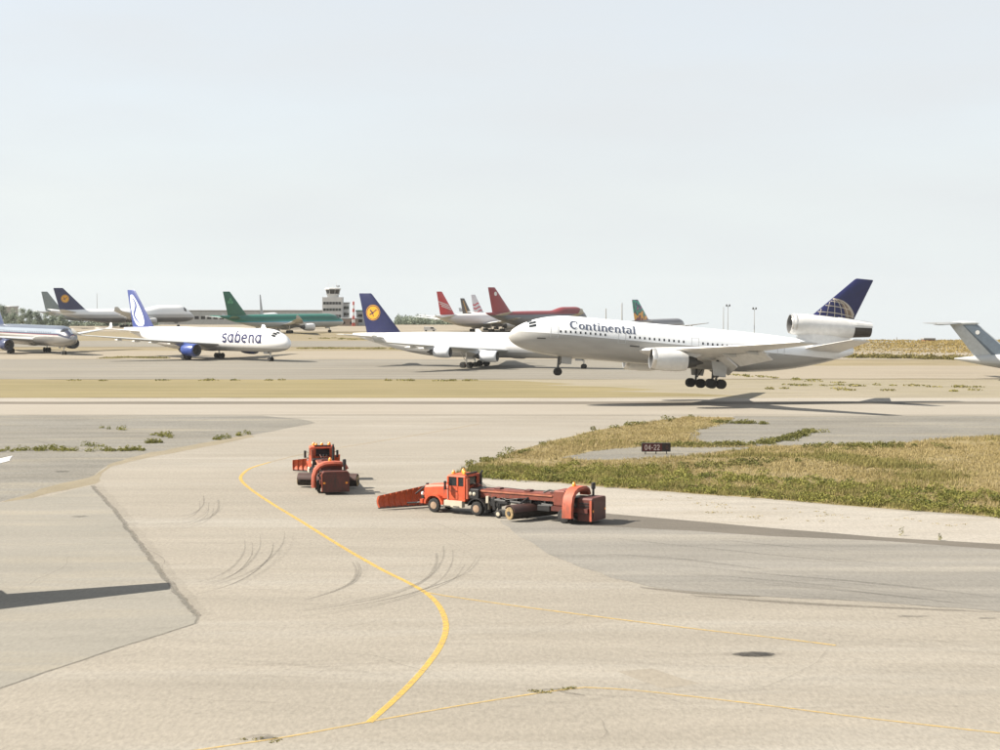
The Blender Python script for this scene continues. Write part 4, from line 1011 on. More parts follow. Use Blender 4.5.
fin_logo(fo, fin, reds, paint('red_stripe', S(170, 50, 66), .4), 'red_stripe', .03)
# ---- 12: tropical coloured tail over the landing jet's back
m_dk = banded('slate_hull', [(0, (.30, .30, .31)), (5.8, (.16, .16, .17))], .4)
m, nt, bs = new_mat('tropical_fin')
tcn = nt.nodes.new('ShaderNodeTexCoord'); vz = nt.nodes.new('ShaderNodeTexNoise'); vz.inputs['Scale'].default_value = .28; vz.inputs['Detail'].default_value = 1.5
mg = nt.nodes.new('ShaderNodeSeparateXYZ'); nt.links.new(tcn.outputs['Object'], mg.inputs[0]); nt.links.new(tcn.outputs['Object'], vz.inputs['Vector'])
ma = nt.nodes.new('ShaderNodeMath'); ma.operation = 'MULTIPLY_ADD'; ma.inputs[1].default_value = 1 / 17.; nt.links.new(mg.outputs['Z'], ma.inputs[0])
mb_ = nt.nodes.new('ShaderNodeMath'); mb_.operation = 'MULTIPLY_ADD'; mb_.inputs[1].default_value = .9; mb_.inputs[2].default_value = -.45; nt.links.new(vz.outputs[0], mb_.inputs[0]); nt.links.new(mb_.outputs[0], ma.inputs[2])
crn = nt.nodes.new('ShaderNodeValToRGB'); crn.color_ramp.interpolation = 'CONSTANT'; el = crn.color_ramp.elements
el[0].position = 0; el[0].color = (*S(120, 60, 70), 1); el[1].position = .50; el[1].color = (*S(220, 160, 60), 1)
for q, c_ in ((.62, S(70, 70, 90)), (.70, S(30, 150, 120)), (.83, S(60, 60, 96)), (.92, S(190, 110, 140))): e = el.new(q); e.color = (*c_, 1)
nt.links.new(ma.outputs[0], crn.inputs[0]); nt.links.new(crn.outputs[0], bs.inputs['Base Color']); bs.inputs['Roughness'].default_value = .4
sp = A330(m_fus=m_dk, m_fin=m, wins=(), m_wing=paint('slate_wing', (.2, .2, .2), .4)); sp['fin'] = dict(x=39.5, z=7.5, cr=15.5, dx=12.0, h=9.5, ct=6.4); sp['wing'] = dict(sp['wing'], winglet=0)
p = at(658, 335.5)
airliner('twinjet_airliner', 'airliner with multicoloured teal and yellow tail showing above the landing jet', sp, (p.x, p.y, 0), R(180 + 60), 0, .82)
# ---- 13: grey T-tailed transport, right edge
m_tr = banded('transport_grey_hull', [(0, (.34, .35, .35)), (3.0, (.44, .45, .45))], .45)
m_trfin = paint('transport_fin', S(176, 180, 182), .5)
sp = dict(L=44, D=4.5, zc=3.2, xm=20.5, rend=.06, xt=.56, lift=.32, ln=6.0, wing=dict(x=12.5, b=24, sw=27, cr=9.6, ck=6.8, ct=3.4, dih=-1.2, z=.92), engines=((8, -3.4, -1.3, 1.6, 4.2), (14.5, -3.2, -1.2, 1.6, 4.2)),
          stab=dict(x=42.6, b=8.4, sw=27, cr=4.6, ct=2.4, dih=-1.0, z=10.75, y0=.0), fin=dict(x=32.0, z=4.0, cr=8.0, dx=8.0, h=6.8, ct=5.2),
          gear=((4.6, 0, 1), (20.5, 2.6, 2)), wr=.55, m_fus=m_tr, m_fin=m_trfin, m_stab=paint('transport_stab', S(120, 122, 122), .5))
p = at_depth(1080, 384, 307)
root, bd, fin, fo, fus = airliner('transport_plane', 'grey T-tailed transport plane cut off by the right edge', sp, (p.x, p.y, 0), R(180 - 8))
root['category'] = 'transport plane'
def slate(mm, s_, off):
    rows = []
    for i in range(15):
        z = fin.a[1] + 6.6 * i / 14 + .05; xl, ch = fin.le(z); rows.append(((xl + ch * .05, z), (xl + ch * .56, z)))
    fin.rib(mm, rows, s_, off=off, lo=-.02, hi=1)
fin_logo(fo, fin, slate, paint('slate_panel', S(96, 108, 120), .5), 'dark_panel', .03)
fin_logo(fo, fin, lambda mm, s_, off: fin.disc(mm, fin.le(fin.a[1] + 5.0)[0] + 1.9, fin.a[1] + 5.0, .42, s_, off), WHITE, 'white_roundel', .06)
m = MB(); m.revolve((41.0 - 20.5, 0, 10.75), [(-1.6, .02), (-.6, .38), (2, .42), (5.6, .06)], 12, 'X'); m.build('tail_bullet', m_trfin, root, True)
# ---- 14: the jet on the stand at the left, of which the wing tip enters the frame
sp = A330(L=52, D=5.0, zc=5.0, xm=25, m_fus=m_w, m_fin=paint('grey_blue_fin', S(90, 110, 150), .4), wins=(), xt=.64)
sp['wing'] = dict(x=16.0, b=22.6, sw=31, cr=11, ck=6.8, ct=2.3, dih=7.0, flex=.9); sp['engines'] = ((7.5, -4.2, -1.6, 2.7, 5.4),)
sp['fin'] = dict(x=41, z=7.0, cr=8, dx=6.6, h=8, ct=3.0); sp['stab'] = dict(x=43, b=9, sw=36, cr=5.4, ct=2, dih=6, z=6); sp['gear'] = ((6, 0, 1), (25, 4.6, 2)); sp['m_wing'] = WHITE
TIP = (-27.7, 90.4); aa = R(101)
tipl = Vector((16.0 + 22.6 * math.tan(R(31)) - 25 + 1.2, -22.6))
tw_ = Vector((tipl.x * math.cos(aa) - tipl.y * math.sin(aa), tipl.x * math.sin(aa) + tipl.y * math.cos(aa)))
airliner('twinjet_airliner', 'white airliner whose wing tip pokes in above the left gravel', sp, (TIP[0] - tw_.x, TIP[1] - tw_.y, 0), aa)
# ---- 15: fin seen end-on beyond the green-topped airliner
sp = A330(m_fus=m_w, m_fin=paint('pale_grey_fin', S(150, 156, 158), .45), wins=()); sp['wing'] = dict(sp['wing'], winglet=0)
p = at(268, 328.6)
airliner('twinjet_airliner', 'distant airliner seen end-on, thin pale fin above the green fuselage', sp, (p.x, p.y, 0), R(-90), 0, .92)
#@@PART3
# ================================================================== FAR BUILDINGS AND MASTS
CONC = paint('tower_white', (.46, .46, .45), .7, dirt=.1, dscale=.3)
GREYW = paint('cladding_grey', (.27, .285, .29), .6, dirt=.15, dscale=.2)
ROOFG = paint('roof_grey', (.20, .205, .21), .7, dirt=.15, dscale=.2)
def spot(px, Y, z=None):
    d = ray(px, 300); X = d.x / d.y * Y
    return Vector((X, Y, gz(X, Y) if z is None else z))
p = spot(333, 800); t = empty('control_tower', p); tag(t, 'white control tower with dark window bands and glazed cab', 'tower')
m = MB(); m.bbox(-4.9, 4.9, -4, 4, 0, 14.2); wl = m.build('shaft', CONC, t)
for z in (4.2, 7.4, 10.6):
    m = MB()
    m.bbox(-4.6, 4.6, -4.06, -3.9, z, z + 1.3); o = m.build('window_band', GLASS, wl)
    for i in range(7):
        k = MB(); k.bbox(-4.6 + 1.5 * i, -4.45 + 1.5 * i, -4.12, -4.0, z, z + 1.3); k.build('mullion', CONC, wl)
m = MB(); m.loft([[(x * s_, y * s_, z) for x, y in ((-1, -1), (1, -1), (1, 1), (-1, 1))] for s_, z in ((2.6, 14.2), (2.6, 15.4), (3.0, 15.5), (3.0, 15.9))]); m.build('neck', CONC, t)
m = MB(); m.loft([[(math.cos(PI / 4 * i + PI / 8) * r_, math.sin(PI / 4 * i + PI / 8) * r_, z) for i in range(8)] for r_, z in ((3.2, 15.9), (3.8, 18.1))]); cb = m.build('glazed_cab', GLASS, t)
for i in range(8):
    a = PI / 4 * i + PI / 8; k = MB(); k.cyl((math.cos(a) * 3.22, math.sin(a) * 3.22, 15.9), (math.cos(a) * 3.82, math.sin(a) * 3.82, 18.1), .10, .10, 6); k.build('cab_mullion', CONC, cb)
m = MB(); m.loft([[(math.cos(PI / 4 * i + PI / 8) * r_, math.sin(PI / 4 * i + PI / 8) * r_, z) for i in range(8)] for r_, z in ((4.1, 18.1), (4.1, 18.6), (3.6, 18.8))]); m.build('cab_roof', CONC, t)
for x, h in ((-2.2, 2.6), (0, 1.8), (1.8, 3.0)):
    m = MB(); m.cyl((x, 0, 18.8), (x, 0, 18.8 + h), .10, .05, 6); m.build('antenna', CONC, t)
def block(name, px0, px1, Y, h, mat, label, cat='building', bands=(), roofm=None, dep=18):
    a = spot(px0, Y); b = spot(px1, Y); t = empty(name, ((a.x + b.x) / 2, Y + dep / 2, min(a.z, b.z))); tag(t, label, cat); w = (b.x - a.x) / 2
    m = MB(); m.bbox(-w, w, -dep / 2, dep / 2, 0, h); wl = m.build('wall', mat, t)
    m = MB(); m.bevbox(-w - .3, w + .3, -dep / 2 - .3, dep / 2 + .3, h + .002, h + .6, .1); m.build('roof', roofm or ROOFG, t)
    for z0, z1 in bands:
        n = max(2, int(2 * w / 3.2)); k = MB(); k.bbox(-1.1, 1.1, -dep / 2 - .05, -dep / 2 + .05, z0, z1); o0 = None
        for i in range(n):
            x = -w + 2 * w * (i + .5) / n
            if o0 is None: o0 = k.build('window', GLASS, wl); o0.location.x = x
            else:
                c = o0.copy(); col.objects.link(c); c.parent = wl; c.location.x = x
    return t
block('office_block', 342.5, 348, 804, 11.0, CONC, 'narrow white annex on the right side of the control tower', bands=((5.0, 6.4), (8.2, 9.6)), dep=8)
block('terminal_building', 150, 324, 845, 7.2, paint('hazed_hall_grey', (.36, .37, .37), .6), 'long grey flat-roofed hall behind the green-topped airliner', bands=((3.0, 4.6),))  # wall grey lightened; haze in front of the hall painted into it
block('terminal_building', 356, 372, 812, 7.0, CONC, 'low pale building between control tower and yellow disc tail', bands=((1.4, 3.0), (4.2, 5.6)), roofm=paint('teal_roof', (.10, .17, .16), .6))
block('shed', 338, 357, 790, 3.4, paint('brown_shed', (.22, .17, .14), .7), 'low brown shed at the foot of the control tower', bands=((1.0, 2.2),), dep=8)
block('shed', -30, 9, 745, 9.6, paint('shed_cream', (.40, .37, .33), .7), 'cream shed with pale roof behind the trees at far left', roofm=CONC, bands=((2, 3.4),), dep=14)
block('shed', 925, 935, 548, .9, paint('red_shed', (.28, .12, .08), .7), 'small reddish shed on the crest of the dry hill', 'shed', dep=4)
def mast(px, Y, ytop, label, kind='lamp', r=.13):
    p = spot(px, Y); top = at_depth(px, ytop, Y).z - p.z; t = empty('light_mast' if kind == 'lamp' else 'radio_mast', p)
    tag(t, label, 'mast', 'masts on the skyline')
    if kind == 'stripe':
        n = 7
        for i in range(n):
            m = MB(); m.bbox(-.12, .12, -.12, .12, top * i / n, top * (i + 1) / n)
            z0, z1 = top * i / n, top * (i + 1) / n; a = .55 - .3 * i / n; b = .55 - .3 * (i + 1) / n
            for sx, sy in ((-1, -1), (1, -1), (1, 1), (-1, 1)): m.cyl((sx * a, sy * a, z0), (sx * b, sy * b, z1), .16, .16, 5)
            m.cyl((-a, -a, z0), (b, -b, z1), .11, .11, 5); m.cyl((a, -a, z0), (-b, -b, z1), .11, .11, 5); m.cyl((-a, a, z0), (b, b, z1), .11, .11, 5)
            m.build('mast_section', paint('mast_red', (.45, .07, .05), .5) if i % 2 == 0 else WHITE, t)
        return
    m = MB(); m.cyl((0, 0, 0), (0, 0, top), r * 1.5, r * .8, 8); m.build('pole', paint('galvanised', (.30, .30, .29), .5, .3), t)
    if kind == 'lamp':
        m = MB(); m.bbox(-.8, .8, -.06, .06, top - .2, top - .08); m.build('cross_arm', DMETAL, t)
        for x in (-.55, .55):
            m = MB(); m.loft([[(x + q * .24, y_, z_) for q in (-1, 1)] + [(x + q * .26, y_ - .45, z_ + .28) for q in (1, -1)] for y_, z_ in ((-.05, top - .2), (-.1, top + .32))]); m.build('floodlight', DMETAL, t)
mast(353.5, 785, 301.5, 'red and white lattice mast right of the control tower', 'stripe')
mast(97, 800, 293.5, 'thin grey pole above the distant jumbo at left', 'pole')
mast(338, 812, 286.5, 'tall floodlight mast just behind the control tower', 'lamp')
mast(606, 640, 308.5, 'slim pole above the big lettering on the landing jet', 'pole', .22)
mast(622, 640, 303.0, 'slim pole just left of the multicoloured tail', 'pole', .22)
mast(723.6, 620, 307, 'slim pole left of the tall floodlight mast right of centre', 'pole')
mast(728, 610, 306, 'tall floodlight mast rising behind the landing jet', 'lamp', .11)
mast(754.5, 610, 309, 'floodlight mast nearest the landing jet tail engine', 'lamp', .11)
mast(897, 550, 337.2, 'short post on the dry hill skyline', 'pole', .2)

# ------------------------------------------------------------------ trees on the left and the far wood
F_TREE = foliage_mat('hazed_spruce', [S(92, 104, 96), S(112, 122, 110), S(126, 134, 118), S(102, 114, 102)], .08)  # greens lightened, distance haze put into the leaf colour
BARK = paint('bark', (.07, .06, .05), .9)
def tree(px, Y, h, r, label):
    p = spot(px, Y); t = empty('tree', p); tag(t, label, 'tree', 'dark trees at the left edge')
    m = MB(); m.cyl((0, 0, 0), (0, 0, h * .8), .22, .05, 7)
    for i in range(9):
        z = h * random.uniform(.25, .75); a = random.uniform(0, 2 * PI); l = r * random.uniform(.5, .9) * (1.15 - z / h); m.cyl((0, 0, z), (math.cos(a) * l, math.sin(a) * l, z + l * .35), .07, .02, 5)
    m.build('trunk', BARK, t)
    C = []; RR = []; HH = []; Z = []
    for k in range(26):
        z = h * random.uniform(.12, .95); q = r * (1.08 - z / h) ** .6 * random.uniform(.2, .85); a = random.uniform(0, 2 * PI)
        C.append((math.cos(a) * q, math.sin(a) * q, z))
    n = 80; C = np.array(C); c = np.repeat(C, n, 0); M = len(c); d = rng.normal(size=(M, 3)); d /= np.linalg.norm(d, axis=1)[:, None]
    p3 = c + d * (rng.uniform(.2, 1, M) ** .5 * r * .36)[:, None]; p3[:, 2] = np.maximum(p3[:, 2], .3)
    u = rng.normal(size=(M, 3)); u /= np.linalg.norm(u, axis=1)[:, None]; w = np.cross(u, d); s_ = (.30 * rng.uniform(.6, 1.3, M))[:, None]
    V = np.stack([p3 - u * s_, p3 - w * s_ * .6, p3 + u * s_, p3 + w * s_ * .6], 1)
    me = bpy.data.meshes.new('crown'); me.vertices.add(M * 4); me.vertices.foreach_set('co', V.reshape(-1).astype(np.float32)); me.loops.add(M * 4); me.loops.foreach_set('vertex_index', np.arange(M * 4, dtype=np.int32))
    me.polygons.add(M); me.polygons.foreach_set('loop_start', np.arange(0, M * 4, 4, dtype=np.int32)); me.update(calc_edges=True); me.materials.append(F_TREE)
    o = bpy.data.objects.new('crown', me); col.objects.link(o); o.parent = t
tl = [(12, 720, 9.2, 4.2, 'small dark tree above the blue-topped jet, leftmost in view'), (22, 700, 9.8, 3.8, 'dark rounded tree second from the left edge'), (30, 715, 8.8, 3.6, 'dark tree third from the left edge'), (37, 690, 8.2, 3.6, 'dark tree fourth from the left edge'),
      (45, 705, 7.6, 3.4, 'lower dark tree left of the two distant tails'), (53, 690, 6.4, 3.4, 'low dark tree below the grey-green tail'), (61, 680, 6.8, 3.6, 'low tree against the distant jumbo tail, rightmost of the row'), (3, 735, 10.5, 4.4, 'dark tree cut by the left edge beside the cream shed')]
for a in tl: tree(*a)
C = np.array([(spot(px, 835 + random.uniform(-12, 20)).x, 835 + random.uniform(-12, 20)) for px in np.arange(396, 480, .8)])
leafmass('distant_wood', C, rng.uniform(1.5, 3.2, len(C)), rng.uniform(3, 6.2, len(C)), 110, .5, F_TREE, 'low grey-green wood on the skyline behind the white four-engined jet', 'wood', z0=-.5)
C = np.array([(spot(px, 800 + random.uniform(-12, 20)).x, 800 + random.uniform(-12, 20)) for px in np.arange(60, 150, .8)])
leafmass('distant_wood', C, rng.uniform(1.5, 3.0, len(C)), rng.uniform(1.5, 3.4, len(C)), 70, .5, F_TREE, 'low scrub under the distant jumbo at left', 'wood', z0=-.3)

# ------------------------------------------------------------------ small service vehicles by the stands
def van(px, py, rz, mat, label, box=True):
    p = at(px, py); t = empty('service_van', p, rz); tag(t, label, 'van', 'service vehicles by the stands')
    m = MB(); m.loft([[(x, y, z) for x, z in ((-2.6, .45), (-2.6, 1.1), (-1.9, 1.3), (-1.4, 2.0), (2.6, 2.1), (2.6, .45))] for y in (-.95, .95)]); bo = m.build('body', mat, t)
    for s_ in (-1, 1):
        m = MB(); m.prism([(-1.8, 1.25), (-1.35, 1.85), (-.2, 1.85), (-.2, 1.25)], .03, 'Y', s_ * .965); m.build('side_window', GLASS, bo)
        for x in (-1.6, 1.7): wheel_at(t, x, s_ * .85, .38, .38, .24, False)
    m = MB(); m.box((-1.66, 0, 1.66), (.04, 1.6, .62), Matrix.Rotation(R(36), 3, 'Y')); m.build('windscreen', GLASS, bo)
van(20, 324, R(180), paint('van_yellow', (.55, .42, .16), .4), 'small pale yellow van in front of the trees at far left')
van(223, 333.0, R(150), paint('van_cream', (.50, .47, .40), .4), 'small cream van beside the green tail')
van(9, 325.5, R(0), paint('van_orange', (.50, .20, .06), .4), 'small orange vehicle left of the pale yellow van')
van(430, 331.5, R(180), paint('van_white', (.55, .55, .54), .4), 'small white van below the distant scarlet tail')

# ------------------------------------------------------------------ taxiway sign on the island
p = at(656, 454.2); t = empty('runway_sign', p, R(2)); tag(t, 'dark red runway number sign standing in the grass island', 'sign')
m = MB(); m.bevbox(-1.5, 1.5, -.18, .18, .28, 1.18, .03); bx_ = m.build('sign_box', BLACK, t)
m = MB(); m.bbox(-1.42, .62, -.20, -.17, .34, 1.12); m.build('sign_face', paint('sign_red', (.085, .012, .012), .45), bx_)
m = MB(); m.bbox(.70, 1.42, -.20, -.17, .34, 1.12); m.build('sign_face', paint('sign_dark', (.02, .012, .01), .45), bx_)
rows, W = text_rows('04-22', SANS, .56, .02); m = MB(); sx = 1.62 / W
for rr in rows: m.loft([[(-1.22 + u * sx, -.207, .45 + v) for u, v in row] for row in rr], closed=False)
m.build('lettering', paint('sign_letters', (.62, .50, .45), .5), bx_)
rows, W = text_rows('0', SANS, .40); m = MB()
for rr in rows: m.loft([[(.98 + u, -.207, .52 + v) for u, v in row] for row in rr], closed=False)
m.build('faint_mark', paint('sign_faint', (.10, .04, .03), .5), bx_)
for x in (-1.1, 0, 1.1): m = MB(); m.cyl((x, 0, 0), (x, 0, .3), .05, .05, 8); m.build('leg', DMETAL, t)

# ================================================================== SNOW TRUCK AND TOWED RUNWAY BROOM
BLADE = worn_paint('sunlit_blade_orange', (.44, .075, .020), (.12, .045, .025), .5)  # truck orange made brighter; sunlight on the blade put into its colour
def plough_truck(loc, rz, label):
    t = empty('snow_plough_truck', loc, rz); tag(t, label, 'truck', 'snow clearing units on the apron')
    m = MB()
    for s_ in (-1, 1): m.bbox(.3, 6.6, s_ * .45 - .07, s_ * .45 + .07, .78, 1.06)
    m.bbox(5.9, 6.05, -.38, .38, .8, 1.03); m.bbox(2.6, 2.75, -.38, .38, .8, 1.03); m.bbox(.30, .42, -.38, .38, .8, 1.03); m.build('chassis', BLACK, t)
    # bonnet with sloping nose
    m = MB(); m.loft([[(x, y * w, z) for y, z in ((-1, zb), (-1, zt - .16), (-.82, zt), (.82, zt), (1, zt - .16), (1, zb))] for x, w, zb, zt in ((.15, .66, 1.0, 1.88), (.25, .70, 1.0, 1.98), (1.4, .78, 1.08, 2.10), (2.55, .86, 1.08, 2.18))]); bo = m.build('bonnet', ORANGE, t, True, 30)
    m = MB(); m.bbox(.10, .16, -.52, .52, 1.1, 1.76); m.build('grille', BLACK, bo)
    for i in range(5): m = MB(); m.bbox(.075, .098, -.5, .5, 1.18 + i * .12, 1.22 + i * .12); m.build('grille_bar', METAL, bo)
    for s_ in (-1, 1):
        m = MB()
        arcp = [(1.3 + .86 * math.cos(R(a)), .62 + .80 * math.sin(R(a))) for a in range(178, 1, -16)]
        inn = [(1.3 + .70 * math.cos(R(a)), .62 + .66 * math.sin(R(a))) for a in range(2, 179, 16)]
        m.prism(arcp + inn, .52, 'Y', s_ * .95); m.build('fender', ORANGE, t)
        m = MB(); m.revolve((.14, s_ * .98, 1.36), [(-.03, .02), (0, .13), (.14, .13)], 12, 'X'); m.build('headlight', WHITE, t)
        m = MB(); m.bbox(2.3, 3.9, s_ * 1.0 - .22, s_ * 1.0 + .22, .52, 1.02); m.build('fuel_tank', CREAMP, t)
        for q in (0, 1): m = MB(); m.bbox(2.35 + .8 * q, 2.85 + .8 * q, s_ * 1.23 - .05, s_ * 1.23 + .05, .56, .62); m.build('step', DMETAL, t)
        for x, w_ in ((1.3, .30), (5.15, .56)): wheel_at(t, x, s_ * (1.0 if x < 2 else .92), .54, .54, w_, RIM)
        m = MB(); m.cyl((2.7, s_ * 1.15, 2.35), (2.55, s_ * 1.45, 2.4), .025, .025, 6); m.cyl((2.7, s_ * 1.15, 1.85), (2.55, s_ * 1.45, 1.95), .025, .025, 6); m.bbox(2.50, 2.60, s_ * 1.45 - .10, s_ * 1.45 + .10, 1.85, 2.5); m.build('mirror', BLACK, t)
        m = MB(); arcp = [(5.15 + .78 * math.cos(R(a)), .60 + .72 * math.sin(R(a))) for a in range(170, 9, -16)]; inn = [(5.15 + .72 * math.cos(R(a)), .60 + .66 * math.sin(R(a))) for a in range(10, 171, 16)]
        m.prism(arcp + inn, .55, 'Y', s_ * .92); m.build('mudguard', BLACK, t)
    # cab: pillars and panels round real openings
    m = MB(); m.loft([[(x, y, z) for x, y in ((2.5, -1.08), (4.1, -1.08), (4.1, 1.08), (2.5, 1.08))] for z in (1.0, 2.12)]); cab = m.build('cab', ORANGE, t)
    m = MB(); m.loft([[(x0_, -w, z), (x1_, -w, z), (x1_, w, z), (x0_, w, z)] for x0_, x1_, w, z in ((2.55, 4.12, 1.10, 2.82), (2.60, 4.08, 1.06, 2.94), (2.8, 3.9, .9, 3.0))]); m.build('roof', ORANGE, cab)
    for x, y in ((2.56, -1.03), (2.56, 1.03), (4.04, -1.03), (4.04, 1.03), (3.42, -1.03), (3.42, 1.03)): m = MB(); m.bbox(x - .07, x + .07, y - .055, y + .055, 2.12, 2.82); m.build('pillar', ORANGE, cab)
    m = MB(); m.bbox(2.53, 2.56, -.97, .97, 2.14, 2.80); m.build('windscreen', GLASS, cab)
    m = MB(); m.bbox(4.02, 4.06, -.62, .62, 2.25, 2.74); m.build('rear_window', GLASS, cab)
    for s_ in (-1, 1): m = MB(); m.bbox(4.0, 4.1, s_ * .80 - .18, s_ * .80 + .18, 2.12, 2.82); m.build('rear_panel', ORANGE, cab)
    for s_ in (-1, 1):
        for x0_, x1_ in ((2.64, 3.34), (3.50, 3.96)): m = MB(); m.bbox(x0_, x1_, s_ * 1.03 - .015, s_ * 1.03 + .015, 2.14, 2.80); m.build('side_window', GLASS, cab)
        m = MB(); m.bbox(2.62, 3.46, s_ * 1.095 - .012, s_ * 1.095 + .012, 1.12, 2.08); d = m.build('door', ORANGE, cab); m = MB(); m.bbox(3.28, 3.42, s_ * 1.12 - .02, s_ * 1.12 + .02, 1.72, 1.77); m.build('handle', BLACK, d)
    for x, y in ((2.85, -.7), (2.85, .7), (3.3, 0), (3.75, -.55)):
        m = MB(); m.revolve((x, y, 3.0), [(-.05, .15), (.05, .15), (.20, .12), (.27, .05)], 12, 'Z'); m.build('beacon', AMBER, t, True)
    m = MB(); m.cyl((4.28, .92, 1.2), (4.28, .92, 3.0), .10, .10, 10); m.cyl((4.28, .92, 3.0), (4.42, .92, 3.18), .08, .08, 10); m.build('exhaust_stack', BLACK, t)
    m = MB(); m.cyl((4.28, -.95, 1.2), (4.28, -.95, 2.75), .14, .14, 10); m.build('air_cleaner', ORANGE2, t)
    m = MB(); m.bevbox(4.2, 5.2, -.98, .84, 1.22, 1.98, .04); bx2 = m.build('equipment_box', BLACK, t)
    for x in (4.5, 4.85): m = MB(); m.revolve((x, -1.03, 1.62), [(0, .05), (.03, .14), (.10, .14)], 12, 'Y'); m.build('work_lamp', CREAMP, bx2)
    m = MB(); m.revolve((5.5, 0, 1.1), [(0, .5), (.14, .5), (.18, .42)], 18, 'Z'); m.build('fifth_wheel', BLACK, t)
    for y_ in (-.9, .9): m = MB(); m.bbox(5.95, 5.98, y_ - .28, y_ + .28, .3, 1.0); m.build('mud_flap', BLACK, t)
    for q in range(3): m = MB(); m.tube([(4.2, -.3 + .3 * q, 2.0), (4.7, -.28 + .3 * q, 2.35), (5.2, -.2 + .2 * q, 2.1)], .03, 6); m.build('air_line', BLACK if q else DKRED, t)
    for s_ in (-1, 1): m = MB(); m.tube([(2.62, s_ * 1.14, 1.1), (2.58, s_ * 1.16, 1.7), (2.6, s_ * 1.14, 2.2)], .025, 6); m.build('grab_rail', METAL, t)
    m = MB(); m.bbox(3.95, 4.05, -.75, .75, 3.0, 3.12); m.build('light_bar', BLACK, t)
    # one-way plough, tall end to starboard, curved mouldboard with ribs behind
    m = MB(); rows = []
    def blade(u, v, off=0.0):
        y = -2.2 + 4.15 * u; h = .90 + .70 * u; xb = -1.95 + 2.4 * (u - .5)
        ang = R(-62 + 118 * v); x = xb - .10 + .46 * h * (1 - math.cos(ang)) * .75 + off; z = .18 + h * v
        return (x, y, z)
    for j in range(9): rows.append([blade(i / 10, j / 8) for i in range(11)])
    m.loft(rows, closed=False); m.loft([[blade(i / 10, j / 8, .05) for i in range(11)] for j in range(9)], closed=False)
    pl = m.build('plough_blade', BLADE, t, True, 60)
    for i in range(0, 11):
        k = MB(); r1 = [blade(i / 10, j / 8, .05) for j in range(9)]; r2 = [blade(i / 10, j / 8, .17) for j in range(9)]
        k.loft([[(p_[0], p_[1] - .03, p_[2]) for p_ in r1 + r2[::-1]], [(p_[0], p_[1] + .03, p_[2]) for p_ in r1 + r2[::-1]]]); k.build('blade_rib', BLADE, pl)
    k = MB(); k.loft([[(blade(u, 0)[0] + dx, blade(u, 0)[1], z) for dx, z in ((-.02, .08), (.04, .08), (.04, .24), (-.02, .24))] for u in (0, .5, 1)]); k.build('cutting_edge', DMETAL, pl)
    for s_ in (-1, 1): k = MB(); k.tube([(.35, s_ * .4, .75), (-.6, s_ * .5, .55), (-1.35, s_ * .8, .5)], .07); k.build('push_arm', BLACK, t)
    k = MB(); k.bbox(-.1, .1, -.7, .7, .8, 1.5); k.bbox(-.06, .06, -.12, .12, 1.5, 2.05); k.build('lift_frame', BLACK, t)
    k = MB(); k.cyl((0, 0, 1.95), (-1.1, 0, 1.15), .06, .06, 8); k.build('lift_ram', BLACK, t)
    m = MB(); m.bbox(-.02, .22, -1.05, 1.05, .62, .92); m.build('bumper', ORANGE, t)
    return t
